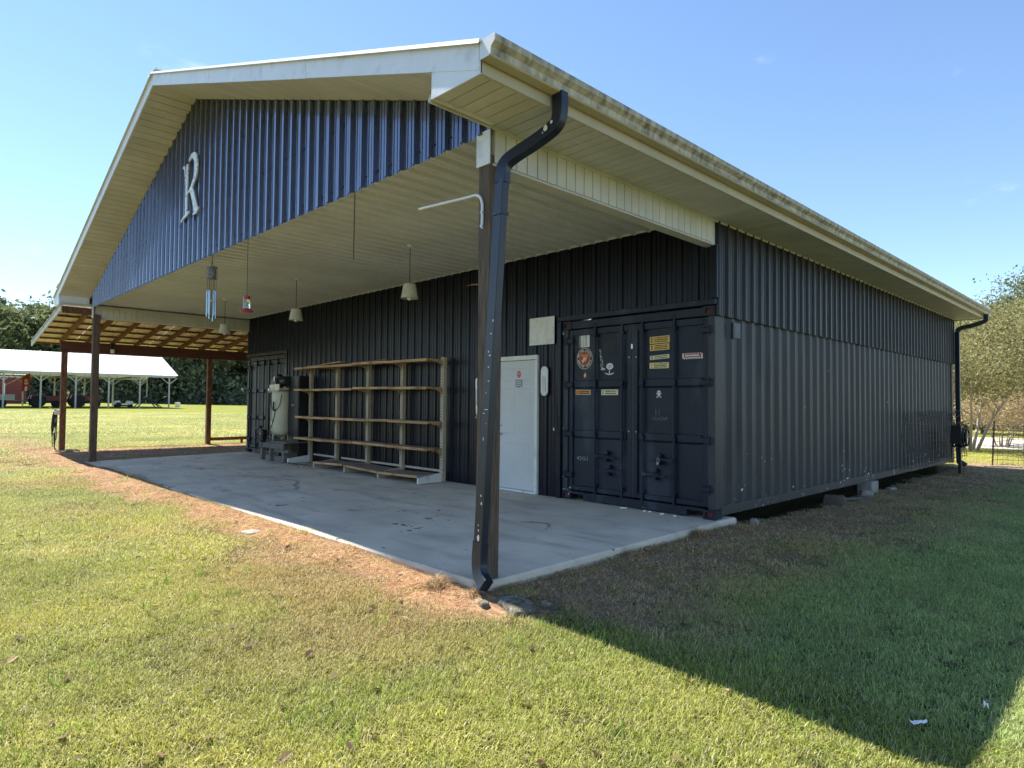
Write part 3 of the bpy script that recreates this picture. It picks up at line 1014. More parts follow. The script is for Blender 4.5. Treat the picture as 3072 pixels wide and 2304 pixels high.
sticker(dr_, 'bumper_sticker', ['white', 'cream', 'black_print'], bumper(-.955, -.665, 1.978, 2.030, RAD(3.0), ['', ''], 25, 2), 'narrow cream bumper sticker with white edge')
sticker(dr_, 'bumper_sticker', ['cream', 'cream', 'black_print', 'orange'], bumper(-.961, -.670, 1.856, 1.932, RAD(-0.5), ["I'm a Marine", '', ''], 35, 3), 'lowest cream bumper sticker with orange end')
sticker(dl, 'bumper_sticker', ['cream', 'orange', 'black_print'], bumper(-2.224, -1.951, 1.519, 1.588, RAD(-1), ['', ''], 45, 2), 'orange bumper sticker below the middle band')
sticker(dl, 'bumper_sticker', ['white', 'cream', 'black_print'], bumper(-1.756, -1.470, 1.512, 1.588, RAD(0), ['', ''], 55, 2), 'pale cream bumper sticker below the middle band')
def f_red(mb):
    x0, x1, z0, z1 = -.474, -.192, 1.958, 2.035
    plate(mb, x0, x1, z0, z1, 1)
    mb.box(x0 + .02, x1 - .02, YS - .0022, YS - .001, z0 + .02, z1 - .012, 0)
    k = 16
    for i in range(k):
        for j, zz in enumerate((z0 + .006, z1 - .006)):
            if (i + j) % 2 == 0:
                xa = x0 + (x1 - x0) * i / k
                mb.box(xa, xa + (x1 - x0) / k, YS - .002, YS - .001, zz - .006, zz + .006, 2)
    strokes(mb, Vector((-.333, YS, 1.998)), X, Z, .2, (.004,), 1, YS - .0030, 71, .022)
sticker(dr_, 'checkered_sticker', ['red', 'white', 'black_print'], f_red, 'red sticker with white checkered border')
def f_skull(mb):
    plate(mb, -.868, -.768, 1.475, 1.582, 1)
    cx, cz = -.818, 1.545
    disc(mb, cx, cz, .026, .024, 0, YS - .001)
    mb.box(cx - .014, cx + .014, YS - .0022, YS - .001, cz - .036, cz - .018, 0)
    for sx in (-1, 1):
        disc(mb, cx + sx * .010, cz, .006, .006, 1, YS - .0022, 10)
        mb.obox((cx, YS - .0016, 1.502), nrm((sx, 0, .75)) * .046, nrm((-.75 * sx, 0, 1)) * .005, Y * .0004, 0)
    mb.extr([(-.012, 0), (.012, 0), (0, -.03)], (cx, YS - .001, 1.522), X, Z, -Y, .0012, 0)
sticker(dr_, 'skull_sticker', ['white', 'black_print'], f_skull, 'small black sticker with white skull and crossbones')
def f_code(mb):
    put_text(mb, '42G1', .075, (-2.09, YS, .60), X, Z, 0, width=.2)
sticker(dl, 'faded_stencil', ['grey_print'], f_code, 'faded white stencilled code')
def f_cap(mb):
    put_text(mb, 'CU.CAP.', .06, (-.80, YS, 1.20), X, Z, 0, width=.24)
    put_text(mb, '| |', .09, (-.84, YS, 1.29), X, Z, 0)
sticker(dr_, 'faded_stencil', ['stencil'], f_cap, 'ghost of old stencilled lettering')
for xx in (-1.27, -1.155):
    for zz in (2.02, 1.02):
        MB().lathe((xx, .03, zz), [(.011, 0), (.011, .006), (.006, .010)], 8, axis=(0, -1, 0)).build('rivet', 'steel', dr_)
lk = MB()
MB().box(-1.235, -1.205, .015, .03, 2.13, 2.20, 0, .005).build('hasp', 'steel', dr_)
lk.box(-.795, -.762, -.042, -.022, .61, .648, 0, .005)
lk.tube(bez([(-.79, -.03, .64), (-.79, -.03, .69), (-.765, -.03, .70), (-.76, -.03, .645)], 5), .005, 6)
lk.build('padlock', 'dark_steel', dr_, smooth=40)['label'] = 'bright padlock on the lock handle'

# ==================================================================
# WORKSHOP BUILDING: walls, gable, ceiling, eaves, roof
# ==================================================================
XL, XR = -14.0, 0.0          # outer faces of the building
YG = -3.70                   # gable plane
RX, RZ = -7.02, 6.42         # ridge
SL = 0.3405                  # roof slope
YF = -4.35                   # front edge of roof
YB = 12.44                   # rear edge of roof
def roof_z(x):
    return RZ - SL * abs(x - RX)
bld = thing('workshop_building', (-7.02, 0, 0), 'dark navy workshop with big gabled porch roof spanning two containers', 'building')
PITCH_R = 0.2286
def rib_profile(h=0.024):
    p = [(0, h), (0.014, h), (0.024, 0)]
    for c_ in (0.085, 0.1436):
        p += [(c_ - .010, 0), (c_ - .006, .007), (c_ + .006, .007), (c_ + .010, 0)]
    p += [(PITCH_R - .024, 0), (PITCH_R - .014, h)]
    return p
def sheet(name, mt_, o, U, N, s0, s1, zlo, zhi, parent, ph=0.0, h=0.024, screws=None, V=Z, mats2=None):
    """ribbed metal sheet: U along its width, V along the ribs, N towards the viewer; zlo/zhi are functions of s"""
    prof = rib_profile(h)
    P = []
    k = math.floor((s0 - ph) / PITCH_R) - 1
    while k * PITCH_R + ph < s1 + PITCH_R:
        for a, d in prof:
            P.append((k * PITCH_R + ph + a, d))
        k += 1
    def dep(s):
        for i in range(len(P) - 1):
            if P[i][0] <= s <= P[i + 1][0]:
                t = (s - P[i][0]) / max(1e-9, P[i + 1][0] - P[i][0])
                return P[i][1] + t * (P[i + 1][1] - P[i][1])
        return 0
    Q = [(s0, dep(s0))] + [q for q in P if s0 + 1e-5 < q[0] < s1 - 1e-5] + [(s1, dep(s1))]
    if mats2:                                  # keep the ridge kink sharp
        Q = sorted(Q + [(q, dep(q)) for q in mats2 if s0 < q < s1])
    Vv, Fq = [], []
    o, U, N, V = Vector(o), Vector(U), Vector(N), Vector(V)
    for s, d in Q:
        Vv.append(o + U * s + N * d + V * zlo(s))
        Vv.append(o + U * s + N * d + V * zhi(s))
    for i in range(len(Q) - 1):
        Fq.append((2 * i, 2 * i + 2, 2 * i + 3, 2 * i + 1))
    mb = MB()
    mb.add(Vv, Fq)
    if screws:
        for zs in screws:
            kk = math.ceil((s0 - ph) / PITCH_R)
            while kk * PITCH_R + ph + .052 < s1:
                s = kk * PITCH_R + ph + .052
                zz = zs(s)
                if zlo(s) < zz < zhi(s) - .03:
                    mb.obox(o + U * s + N * .004 + V * zz, U * .008, V * .008, N * .006, 1)
                kk += 1
    ob = mb.build(name, [mt_, 'black_print'], parent)
    return ob
C_ = lambda v: (lambda s: v)
SW = 4 * PITCH_R
# gable wall, sheet by sheet
gtop = lambda s: min(roof_z(s) - 0.165, 9)
s = XL
i = 0
while s < XR + 0.02:
    e_ = min(s + SW, XR + 0.03)
    sheet('gable_sheet', 'gable_blue', (0, YG - 0.001 * (i % 2), 0), X, -Y, s, e_, C_(3.572), gtop, bld, ph=-0.088, h=0.040,
          screws=[C_(3.68), lambda q: 4.35 + .0 * q, lambda q: 5.05 + 0 * q], mats2=[RX])
    s = e_
    i += 1
    if e_ >= XR + 0.03:
        break
MB().extr([(XL, 3.69), (XR, 3.69), (XR, gtop(XR) - .01), (RX, gtop(RX) - .01), (XL, gtop(XL) - .01)], (0, YG + .012, 0), X, Z, Y, .10).build('gable_framing', 'wood_grey', bld)
# back wall of the porch
s = -11.56
while s < -2.46:
    e_ = min(s + SW, -2.445)
    if e_ > -3.88 and s < -2.91:                 # around the entry door
        if s < -3.88:
            sheet('wall_sheet', 'wall_navy', (0, 0, 0), X, -Y, s, -3.885, C_(0.005), C_(3.69), bld)
        a_, b_ = max(s, -3.885), min(e_, -2.905)
        sheet('wall_sheet', 'wall_navy', (0, 0, 0), X, -Y, a_, b_, C_(2.14), C_(3.69), bld)
        if e_ > -2.905:
            sheet('wall_sheet', 'wall_navy', (0, 0, 0), X, -Y, max(s, -2.905), e_, C_(0.005), C_(3.69), bld)
    else:
        sheet('wall_sheet', 'wall_navy', (0, 0, 0), X, -Y, s, e_, C_(0.005), C_(3.69), bld)
    s = e_
s = -2.445
while s < XR - .01:
    e_ = min(s + SW, XR + .02)
    sheet('wall_sheet', 'wall_navy', (0, 0, 0), X, -Y, s, e_, C_(2.665), C_(3.69), bld)
    s = e_
s = -14.0
while s < -11.57:
    e_ = min(s + SW, -11.56)
    sheet('wall_sheet', 'wall_navy', (0, 0, 0), X, -Y, s, e_, C_(2.665), C_(3.69), bld)
    s = e_
MB().box(-2.50, 0.02, -0.045, 0.03, 2.598, 2.672, ch=.006).build('header_trim', 'cont', bld)
MB().box(-14.0, -11.50, -0.045, 0.03, 2.598, 2.672, ch=.006).build('header_trim', 'cont', bld)
MB().box(-2.508, -2.442, -0.040, 0.02, 0.0, 2.596, ch=.006).build('wall_trim', 'wall_navy', bld)
MB().box(-11.56, -11.50, -0.040, 0.02, 0.0, 2.596, ch=.006).build('wall_trim', 'wall_navy', bld)
# side wall siding above the container
s = 0.0
while s < 12.19:
    e_ = min(s + SW, 12.20)
    sheet('side_sheet', 'side_navy', (0.012, 0, 0), Y, X, s, e_, C_(2.475), C_(3.66), bld, ph=0.05, h=0.03, screws=[C_(2.56)])
    s = e_
MB().box(-0.03, 0.050, -0.050, -0.003, 2.675, 3.32, ch=.005).build('corner_trim', 'wall_navy', bld)
MB().extr([(-14, 2.6), (0.0, 2.6), (0.0, roof_z(0) - .2), (RX, RZ - .2), (-14, roof_z(-14) - .2)], (0, 12.15, 0), X, Z, Y, .05).build('rear_wall', 'side_navy', bld)
MB().box(-14.01, -13.985, 0.03, 12.15, 2.60, 3.66).build('left_wall', 'side_navy', bld)
# ceiling sheets with ribs running front to back
s = -13.93
ceil_end = -0.125
while s < ceil_end - .01:
    e_ = min(s + SW, ceil_end)
    sheet('ceiling_sheet', 'ceil', (0, 0, 3.685), X, -Z, s, e_, C_(YG + .02), C_(-0.002), bld, h=0.038, V=Y)
    s = e_
MB().box(-13.93, -0.125, -0.05, -0.036, 3.655, 3.684).build('ceiling_trim', 'ceil', bld)

# header beams down the two sides of the porch, faced with vinyl boards
def beam_wrap(xa, xb, face):
    core = MB().box(xa + .004, xb - .004, YG + .04, -0.004, 3.33, 3.62).build('header_beam', 'soffit', bld)
    bb = MB().box(xa, xb, YG + .03, -0.002, 3.312, 3.332, ch=.004).build('beam_trim', 'soffit', core)
    xo = xb if face > 0 else xa
    proto = MB().box(xo - .003 if face > 0 else xo - .006, xo + .008 if face > 0 else xo + .003, 0.0045, 0.1225, 3.333, 3.605, ch=.003).build('beam_board', 'soffit', core)
    y = YG + .04
    k = 0
    while y < -0.13:
        if k == 0:
            proto.location = (0, y, 0)
        else:
            piece(proto, core, (0, y, 0))
        y += 0.127
        k += 1
    MB().box(xo - .002 if face > 0 else xo - .012, xo + .012 if face > 0 else xo + .002, YG + .03, 0.0, 3.598, 3.618, ch=.003).build('beam_trim', 'soffit', core)
beam_wrap(-0.125, 0.016, 1)
beam_wrap(-14.06, -13.92, -1 if False else 1)

# level eave soffits, board by board
def eave_soffit(xa, xb):
    core = MB().box(xa, xb, YF + .02, YB, 3.644, 3.650).build('soffit', 'soffit', bld)
    proto = MB().box(xa, xb, 0.0045, 0.1225, 3.620, 3.643, ch=.003).build('soffit_board', 'soffit', core)
    y = YF + .02
    k = 0
    while y < YB - .12:
        if k == 0:
            proto.location = (0, y, 0)
        else:
            piece(proto, core, (0, y, 0))
        y += 0.127
        k += 1
    return core
eave_soffit(0.030, 0.600)
eave_soffit(-14.64, -14.07)
MB().box(0.018, 0.034, YF + .02, 12.2, 3.600, 3.632, ch=.004).build('soffit_trim', 'soffit', bld)
MB().box(0.600, 0.622, YF + .004, YB, 3.598, roof_z(.62) - .012, ch=.004).build('eave_fascia', 'gutter_clean', bld)
MB().box(-14.66, -14.64, YF + .004, YB, 3.598, roof_z(.62) - .012, ch=.004).build('eave_fascia', 'fascia', bld)
# eave returns
for sx in (1, -1):
    mx_ = lambda x: x if sx > 0 else 2 * RX - x
    pts = [(mx_(.08), 3.600), (mx_(.622), 3.594), (mx_(.622), roof_z(.62) - .03), (mx_(.08), roof_z(.08) - .17)]
    if sx < 0:
        pts = pts[::-1]
    rb = MB().extr(pts, (0, YF + .004, 0), X, Z, Y, .014).build('eave_return', 'fascia', bld)
    x0, x1 = sorted((mx_(.078), mx_(.092)))
    MB().extr([(YF + .018, 3.600), (YG - .04, 3.600), (YG - .04, roof_z(.08) - .17), (YF + .018, roof_z(.08) - .17)], (x0, 0, 0), Y, Z, X, .014).build('return_side', 'fascia', rb)
# sloped rake soffits, board by board
for sx in (1, -1):
    nb = 46
    core = None
    L_ = (7.10 - 0.0) / nb
    ang = math.atan(SL) * (-sx)
    for k in range(nb):
        a0, a1 = RX + sx * k * L_, RX + sx * (k + 1) * L_
        p0, p1 = Vector((a0, 0, roof_z(a0) - .188)), Vector((a1, 0, roof_z(a1) - .188))
        d = (p1 - p0)
        if k == 0:
            core = MB().extr([(RX, RZ - .150), (RX + sx * 7.10, RZ - .150 - SL * 7.10), (RX + sx * 7.10, RZ - .155 - SL * 7.10), (RX, RZ - .155)], (0, YF + .022, 0), X, Z, Y, .70).build('rake_soffit', 'soffit', bld)
            mb = MB()
            d2 = d.normalized()
            nrm_ = Vector((-d2.z, 0, d2.x))
            mb.obox(d * .5 + Vector((0, (YF + YG) / 2, 0)), d2 * (d.length / 2 - .0050), Y * ((YG - YF) / 2 - .012), nrm_ * .010, 0, .003)
            me_o = mb.v
            proto = MB()
            proto.v, proto.f, proto.m = mb.v, mb.f, mb.m
            pr = proto.build('soffit_board', 'soffit', core)
            # build() subtracted the root position; undo by offset
            base = bld.location
            pr.location = p0
        else:
            piece(pr, core, p0)
# rake fascia in lengths and its drip cap
for sx in (1, -1):
    cuts = [0, 2.45, 5.1, 7.63]
    for k in range(3):
        a0, a1 = RX + sx * (cuts[k] + (.0 if k == 0 else .002)), RX + sx * cuts[k + 1]
        j = .004 * (k % 2)
        pts = [(a0, roof_z(a0) - .012), (a1, roof_z(a1) - .012), (a1, roof_z(a1) - .200 - j), (a0, roof_z(a0) - .200 - j)]
        MB().extr(pts, (0, YF - .002 * (k % 2), 0), X, Z, Y, .02).build('rake_fascia', 'fascia', bld)
    a1 = RX + sx * 7.66
    cap = MB()
    p0, p1 = Vector((RX, 0, RZ)), Vector((a1, 0, roof_z(a1)))
    sec = [(YF - .035, -.030), (YF - .025, .004), (YF + .02, .016), (YF + .12, .012), (YF + .12, -.008), (YF - .022, -.012)]
    V_ = [(p.x, a, p.z + b_) for p in (p0, p1) for a, b_ in sec]
    k6 = 6
    Fq = [(i_, (i_ + 1) % k6, k6 + (i_ + 1) % k6, k6 + i_) for i_ in range(k6)] + [tuple(range(5, -1, -1)), tuple(range(6, 12))]
    cap.add(V_, Fq)
    cap.build('rake_cap', 'roof', bld)
    # roof covering
    rf = MB()
    Y0, Y1 = YF + .115, YB
    pts = [(RX, RZ - .006), (a1, roof_z(a1) - .006), (a1, roof_z(a1) - .03), (RX, RZ - .03)]
    rf.extr(pts, (0, Y0, 0), X, Z, Y, Y1 - Y0)
    y = Y0 + .1
    while y < Y1:
        rf.beam((RX + sx * .02, y, RZ - .002), (a1, y, roof_z(a1) - .002 + SL * .0), .03, .03)
        y += .2286
    rf.build('roof_slope', 'roof', bld)
MB().beam((RX, YF - .02, RZ + .004), (RX, YB, RZ + .004), .36, .02).build('ridge_cap', 'roof', bld)
MB().extr([(-14.6, 3.6), (.6, 3.6), (.6, 3.75), (RX, RZ - .06), (-14.6, 3.75)], (0, YB - .05, 0), X, Z, Y, .03).build('rear_gable', 'fascia', bld)

# gutter, K profile, with end caps
def gutter(xf, sg, y0, y1, label):
    g = MB()
    prof = [(0, .13), (0, .012), (.01, 0), (.095, 0), (.104, .01), (.110, .055), (.145, .085), (.150, .128), (.138, .134), (.136, .124), (.13, .088), (.098, .06), (.09, .014), (.014, .016), (.006, .13)]
    V_ = [(xf + sg * a, yy, 3.682 + c) for yy in np.linspace(y0, y1, 2) for a, c in prof]
    k = len(prof)
    Fq = [(i_, (i_ + 1) % k, k + (i_ + 1) % k, k + i_) for i_ in range(k)]
    mi = [1 if i_ < 4 else 0 for i_ in range(k)]
    st = len(g.f)
    g.add(V_, Fq)
    g.m = mi
    o = g.build('gutter', ['gutter', 'gutter_clean'], bld)
    for yy in (y0 - .004, y1):
        MB().extr([(xf + sg * a, 3.682 + c) for a, c in prof[:9]], (0, yy, 0), X, Z, Y, .004).build('gutter_end', 'fascia', o)
    for kk in range(12):
        yy = y0 + .8 + kk * 1.4
        if yy < y1:
            MB().box(min(xf, xf + sg * .14), max(xf, xf + sg * .14), yy - .012, yy + .012, 3.806, 3.811).build('gutter_hanger', 'fascia', o)
    return o
gutter(0.623, 1, YF + .0, YB + .02, '')
gutter(-14.663, -1, YF + .0, YB + .02, '')

# downspouts (ribbed rectangular pipe)
def rect_sec(w, d, c=.005):
    return [(-w + c, -d), (w - c, -d), (w, -d + c), (w, d - c), (w - c, d), (-w + c, d), (-w, d - c), (-w, -d + c)]
def downspout(path, name_label, w=.050, d=.038, upv=(0, 1, 0), chips=()):
    mb = MB()
    mb.sweep(bez(path, 6), rect_sec(w, d), upv=upv)
    o = mb.build('downspout', 'downspout', bld, smooth=28)
    o['label'] = name_label
    return o
ds = downspout([(.690, -3.615, 3.69), (.690, -3.615, 3.56), (.672, -3.620, 3.475), (.60, -3.632, 3.425), (.45, -3.66, 3.365), (.30, -3.70, 3.305), (.235, -3.725, 3.26), (.212, -3.74, 3.20), (.208, -3.742, 3.10)],
               'upper offset of the black downspout')
ds_o = MB()
ds_o.sweep([(.205, -3.742, 3.13), (.118, -3.765, 1.6), (.035, -3.785, .17)], rect_sec(.047, .036), upv=(0, 1, 0))
dsp = ds_o.build('downspout', 'downspout', bld, smooth=28)
dsp['label'] = 'long leaning black downspout with flaked paint'
k_ = MB()
k_.sweep(bez([(.042, -3.783, .30), (.034, -3.785, .17), (.042, -3.790, .09), (.085, -3.805, .03), (.16, -3.828, -.015)], 6), rect_sec(.052, .041), upv=(0, 1, 0))
sh_ = k_.build('shoe', 'downspout', dsp, smooth=28)
st_ = MB()
for zz in (2.86,):
    tpar = (3.13 - zz) / 2.96
    cx, cy = .205 - .17 * tpar, -3.742 - .043 * tpar
    st_.box(cx - .054, cx + .054, cy - .043, cy + .043, zz - .012, zz + .012)
st_.build('strap', 'downspout', dsp)
# flaked spots of bare metal on the downspout
cp = MB()
rr = random.Random(8)
def flake(c, U, V, N, rx, rz):
    nn = 9
    cp.extr([((rx * (1 + rr.uniform(-.25, .25))) * math.cos(6.283 * q / nn), (rz * (1 + rr.uniform(-.25, .25))) * math.sin(6.283 * q / nn)) for q in range(nn)], c, U, V, N, .0012)
for zz, dx, rx, rz in ((.66, .012, .006, .010), (.60, .022, .008, .012), (.43, .0, .004, .006), (.39, .006, .006, .008), (.33, .008, .014, .026), (.245, .012, .014, .018), (.205, .026, .008, .012), (.18, .0, .004, .006), (.16, .012, .005, .006),
                       (1.10, .0, .004, .014), (1.78, .0, .006, .008), (1.75, .018, .009, .006), (1.66, .01, .006, .005), (1.55, .02, .006, .006), (1.46, .0, .003, .008), (1.92, .016, .008, .006), (2.02, .03, .005, .010), (1.30, -.012, .012, .004), (1.33, .016, .022, .003), (1.22, .02, .003, .004)):
    tpar = (3.13 - zz) / 2.96
    cx, cy = .205 - .17 * tpar, -3.742 - .043 * tpar
    flake((cx + dx, cy - .0365, zz), X, Z, -Y, rx, rz)
for (q, y_, z_, rx, rz) in ((.655, -3.671, 3.47, .012, .014), (.600, -3.676, 3.435, .020, .026), (.57, -3.676, 3.405, .006, .012)):
    flake((q, y_, z_), X, Z, -Y, rx, rz)
cp.build('paint_flakes', 'chip', dsp)['label'] = 'pale spots where the paint has flaked'
ds2 = downspout([(.690, 12.20, 3.69), (.690, 12.20, 3.60), (.66, 12.20, 3.52), (.42, 12.17, 3.43), (.20, 12.14, 3.38), (.115, 12.12, 3.30), (.11, 12.12, 3.10), (.11, 12.12, 1.5), (.11, 12.12, .12), (.16, 12.12, .02), (.26, 12.12, -.05)],
                'far black downspout at the rear corner', upv=(0, 1, 0))

# porch posts
def post(x0, x1, y0, y1, z0, z1, wrap):
    mb = MB()
    nseg = 10
    rr = random.Random(int((x0 + 20) * 100))
    # slightly bowed six by six
    V_, Fq = [], []
    for k in range(nseg + 1):
        t = k / nseg
        z = z0 + (z1 - z0) * t
        b_ = .006 * math.sin(t * 3.1)
        c = .006
        pts = [(x0 + c, y0), (x1 - c, y0), (x1, y0 + c), (x1, y1 - c), (x1 - c, y1), (x0 + c, y1), (x0, y1 - c), (x0, y0 + c)]
        V_ += [(px + b_, py + b_ * .5, z) for px, py in pts]
    for k in range(nseg):
        for j in range(8):
            Fq.append((k * 8 + j, k * 8 + (j + 1) % 8, (k + 1) * 8 + (j + 1) % 8, (k + 1) * 8 + j))
    Fq += [tuple(range(7, -1, -1)), tuple(nseg * 8 + j for j in range(8))]
    mb.add(V_, Fq)
    p = mb.build('porch_post', 'wood_post', bld)
    MB().box(x0 - .012, x1 + .012, y0 - .014, y0 - .004, 3.315, 3.598, ch=.002).box(x0 - .012, x0 - .004, y0 - .004, y1 - .02, 3.317, 3.598).build('post_wrap', 'fascia', p)
    return p
pr_ = post(-.128, .012, -3.70, -3.56, -.03, 3.40, True)
pl_ = post(-13.985, -13.845, -3.70, -3.56, -.08, 3.40, True)
# wooden splinter peg on the near post
MB().sweep([(-.13, -3.63, 2.36), (-.24, -3.64, 2.375), (-.33, -3.65, 2.372)], [(-.012, -.006), (.012, -.006), (.012, .006), (-.012, .006)], scales=[1, .7, .2]).build('wooden_peg', 'wood_brown', pr_)

# ==================================================================
# ENTRY DOOR
# ==================================================================
ed = thing('entry_door', (-3.39, 0, 0), 'grey white panelled entry door with red round sticker', 'door')
for xa, xb in ((-3.875, -3.805), (-2.975, -2.912)):
    MB().box(xa, xb, -.042, .03, 0.0, 2.062, ch=.005).build('jamb', 'trim_white', ed)
MB().box(-3.875, -2.912, -.044, .03, 2.063, 2.132, ch=.005).build('head_casing', 'trim_white', ed)
MB().box(-3.86, -2.92, -.060, .03, 0.002, .036, ch=.005).build('threshold', 'trim_white', ed)
dsb = MB().box(-3.802, -2.978, -.006, .03, .040, 2.058, ch=.003).build('door_slab', 'door_white', ed)
def door_panel(xa, xb, za, zb):
    mb = MB()
    w = .022
    a = [(xa, -.0065, za), (xb, -.0065, za), (xb, -.0065, zb), (xa, -.0065, zb)]
    c1 = [(xa + w * .4, -.0095, za + w * .4), (xb - w * .4, -.0095, za + w * .4), (xb - w * .4, -.0095, zb - w * .4), (xa + w * .4, -.0095, zb - w * .4)]
    c2 = [(xa + w, -.0068, za + w), (xb - w, -.0068, za + w), (xb - w, -.0068, zb - w), (xa + w, -.0068, zb - w)]
    V_ = a + c1 + c2
    Fq = [(k + i_, k + (i_ + 1) % 4, k + 4 + (i_ + 1) % 4, k + 4 + i_) for k in (0, 4) for i_ in range(4)] + [(8, 9, 10, 11)]
    mb.add(V_, Fq)
    mb.build('door_panel', 'door_white', dsb)
for xa, xb in ((-3.69, -3.43), (-3.35, -3.09)):
    door_panel(xa, xb, .20, .76)
    door_panel(xa, xb, .90, 1.62)
    door_panel(xa, xb, 1.74, 1.94)
kn = MB()
kn.lathe((-3.755, -.006, .90), [(.032, 0), (.032, .006), (.012, .010), (.012, .035), (.026, .045), (.028, .060), (.018, .070), (0.0, .072)], 14, axis=(0, -1, 0))
kn.build('door_knob', 'steel', ed, smooth=40)
kn = MB()
kn.lathe((-3.755, -.006, 1.04), [(.030, 0), (.028, .012), (.018, .016), (0, .017)], 14, axis=(0, -1, 0))
kn.build('deadbolt', 'steel', ed, smooth=40)
def f_stop(mb):
    pts = [(.045 * math.cos(RAD(22.5 + 45 * k)), .056 * math.sin(RAD(22.5 + 45 * k))) for k in range(8)]
    mb.extr(pts, (-3.34, -.0068, 1.842), X, Z, -Y, .0035, 0)
    put_text(mb, 'STOP', .034, (-3.34, -.0112, 1.848), X, Z, 1, width=.06)
sb = MB(); f_stop(sb)
sb.build('round_sticker', ['red_faded', 'white'], dsb)['label'] = 'faded red round sticker'
sb = MB().extr([(-.075, .06), (.075, .06), (.075, -.05), (0, -.07), (-.075, -.05)], (-3.34, -.0068, 1.702), X, Z, -Y, .0035, 0)
strokes(sb, Vector((-3.34, 0, 1.70)), X, Z, .10, (.03, .0, -.03), 1, -.0110, 4, .014)
sb.build('shield_sticker', ['grey_print', 'board'], dsb)['label'] = 'faded grey shield sticker'

# blank board and thermometer on the wall
wb = MB().box(-3.08, -2.567, -.046, -.036, 2.278, 2.695, ch=.002).build('wall_board', 'board', None, loc=(-2.82, -.04, 2.28))
tag(wb, 'blank weathered white square board on the dark wall above the door', 'sign')
tm = thing('thermometer', (-2.76, -.04, 1.50), 'tall white round ended thermometer between entry door and container', 'thermometer')
pts = [(.07 * math.cos(a), .153 + .07 * math.sin(a)) for a in np.linspace(0, math.pi, 11)] + [(.07 * math.cos(a), -.153 + .07 * math.sin(a)) for a in np.linspace(math.pi, 2 * math.pi, 11)]
MB().extr(pts, (-2.76, -.036, 1.725), X, Z, -Y, .014).build('plate', 'board', tm, smooth=40)
MB().tube([(-2.735, -.053, 1.57), (-2.735, -.053, 1.79)], .004, 6).build('glass_tube', 'chime_top', tm)
mb = MB()
for k in range(14):
    mb.box(-2.79 if k % 2 else -2.80, -2.76, -.0508, -.0500, 1.575 + k * .017, 1.578 + k * .017)
mb.build('scale_marks', 'black_print', tm)

# hanging loop of wire by the container door
wl = MB()
wl.tube(bez([(-2.535, -.045, 1.72), (-2.548, -.05, 1.66), (-2.538, -.05, 1.5), (-2.55, -.05, 1.2), (-2.555, -.05, 1.02)], 6), .0035, 6)
wl.tube(bez([(-2.535, -.045, 1.72), (-2.524, -.05, 1.66), (-2.533, -.05, 1.5), (-2.50, -.05, 1.2), (-2.475, -.05, .99), (-2.50, -.055, .93), (-2.545, -.055, .98)], 6), .0035, 6)
wl.box(-2.565, -2.549, -.06, -.044, .985, 1.03, 1, .003)
tag(wl.build('wire_loop', ['cord', 'white'], None, loc=(-2.53, -.05, .95)), 'thin wire loop hanging beside the stickered container doors', 'wire')

# ==================================================================
# SHELVING UNIT
# ==================================================================
sh = thing('shelving_unit', (-7.57, -.25, 0), 'long rusty tan store shelving unit against the dark wall', 'shelves')
UPX = (-10.03, -8.81, -7.56, -6.35, -5.11)
for k, ux in enumerate(UPX):
    u_ = MB().box(ux - .040, ux + .040, -.155, -.075, .0, 2.19, ch=.004)
    o = u_.build('upright', 'shelf_post', sh)
    hl = MB()
    for q in range(40):
        zz = .10 + q * .051
        for sx in (-.014, .014):
            hl.box(ux + sx - .004, ux + sx + .004, -.1562, -.1548, zz, zz + .026)
    hl.build('slot_row', 'black_print', o)['kind'] = 'stuff'
    f_ = MB()
    f_.extr([(-.155, .0), (-.155, .16), (-.62, .105), (-.65, .10), (-.65, .0)], (ux - .022, 0, .002), Y, Z, X, .044)
    f_.build('base_foot', 'trim_white' if k in (0, 4) else 'shelf_post', sh)
rr = random.Random(21)
for lv, (zl, dep_) in enumerate(((2.145, -.50), (1.655, -.50), (1.045, -.46), (.575, -.48))):
    for k in range(4):
        xa, xb = UPX[k] + (-.10 if k == 0 else .004), UPX[k + 1] - .004
        dz0, dz1 = rr.uniform(-.012, .012), rr.uniform(-.012, .012)
        dy = rr.uniform(-.015, .015)
        p0, p1 = Vector((xa, (dep_ + dy - .165) / 2 - .0, zl + dz0)), Vector((xb, (dep_ + dy - .165) / 2, zl + dz1))
        if k == 3:
            p1.x = UPX[4] + .02
        o = MB().beam(p0, p1, abs(dep_ + dy + .165), .030, ch=.004).build('shelf', 'shelf_wood', sh)
        lip = MB().beam((p0.x, dep_ + dy - .004, p0.z - .006), (p1.x, dep_ + dy - .004, p1.z - .006), .010, .046, ch=.003).build('shelf_lip', 'shelf_wood', o)
    for k, ux in enumerate(UPX):
        dd = -.36
        c_ = MB()
        arc = [(-.16, -.015), (dd, -.015), (dd, -.035)] + [(-.16 + (dd + .16) * (1 - math.sin(t)) , -.035 - .11 * (1 - math.cos(t))) for t in np.linspace(.1, math.pi / 2, 6)]
        c_.extr(arc, (ux - .005, 0, zl - .004), Y, Z, X, .010)
        c_.build('bracket', 'shelf_wood' if k in (1, 4) else 'shelf_post', sh)
for k in range(1, 4):
    xa, xb = UPX[k] + .004, UPX[k + 1] - .004
    zt = .135 - .018 * (k - 1) * .5
    tilt = (-.02, .015, -.012)[k - 1]
    o = MB().beam((xa, -.40, zt + tilt), (xb, -.40 + .02 * (k - 2), zt - tilt), .54, .022, ch=.004).build('base_deck', 'shelf_base', sh)
    MB().beam((xa, -.672, zt + tilt - .008), (xb, -.672 + .02 * (k - 2), zt - tilt - .008), .012, .040, ch=.003).build('deck_edge', 'shelf_wood', o)
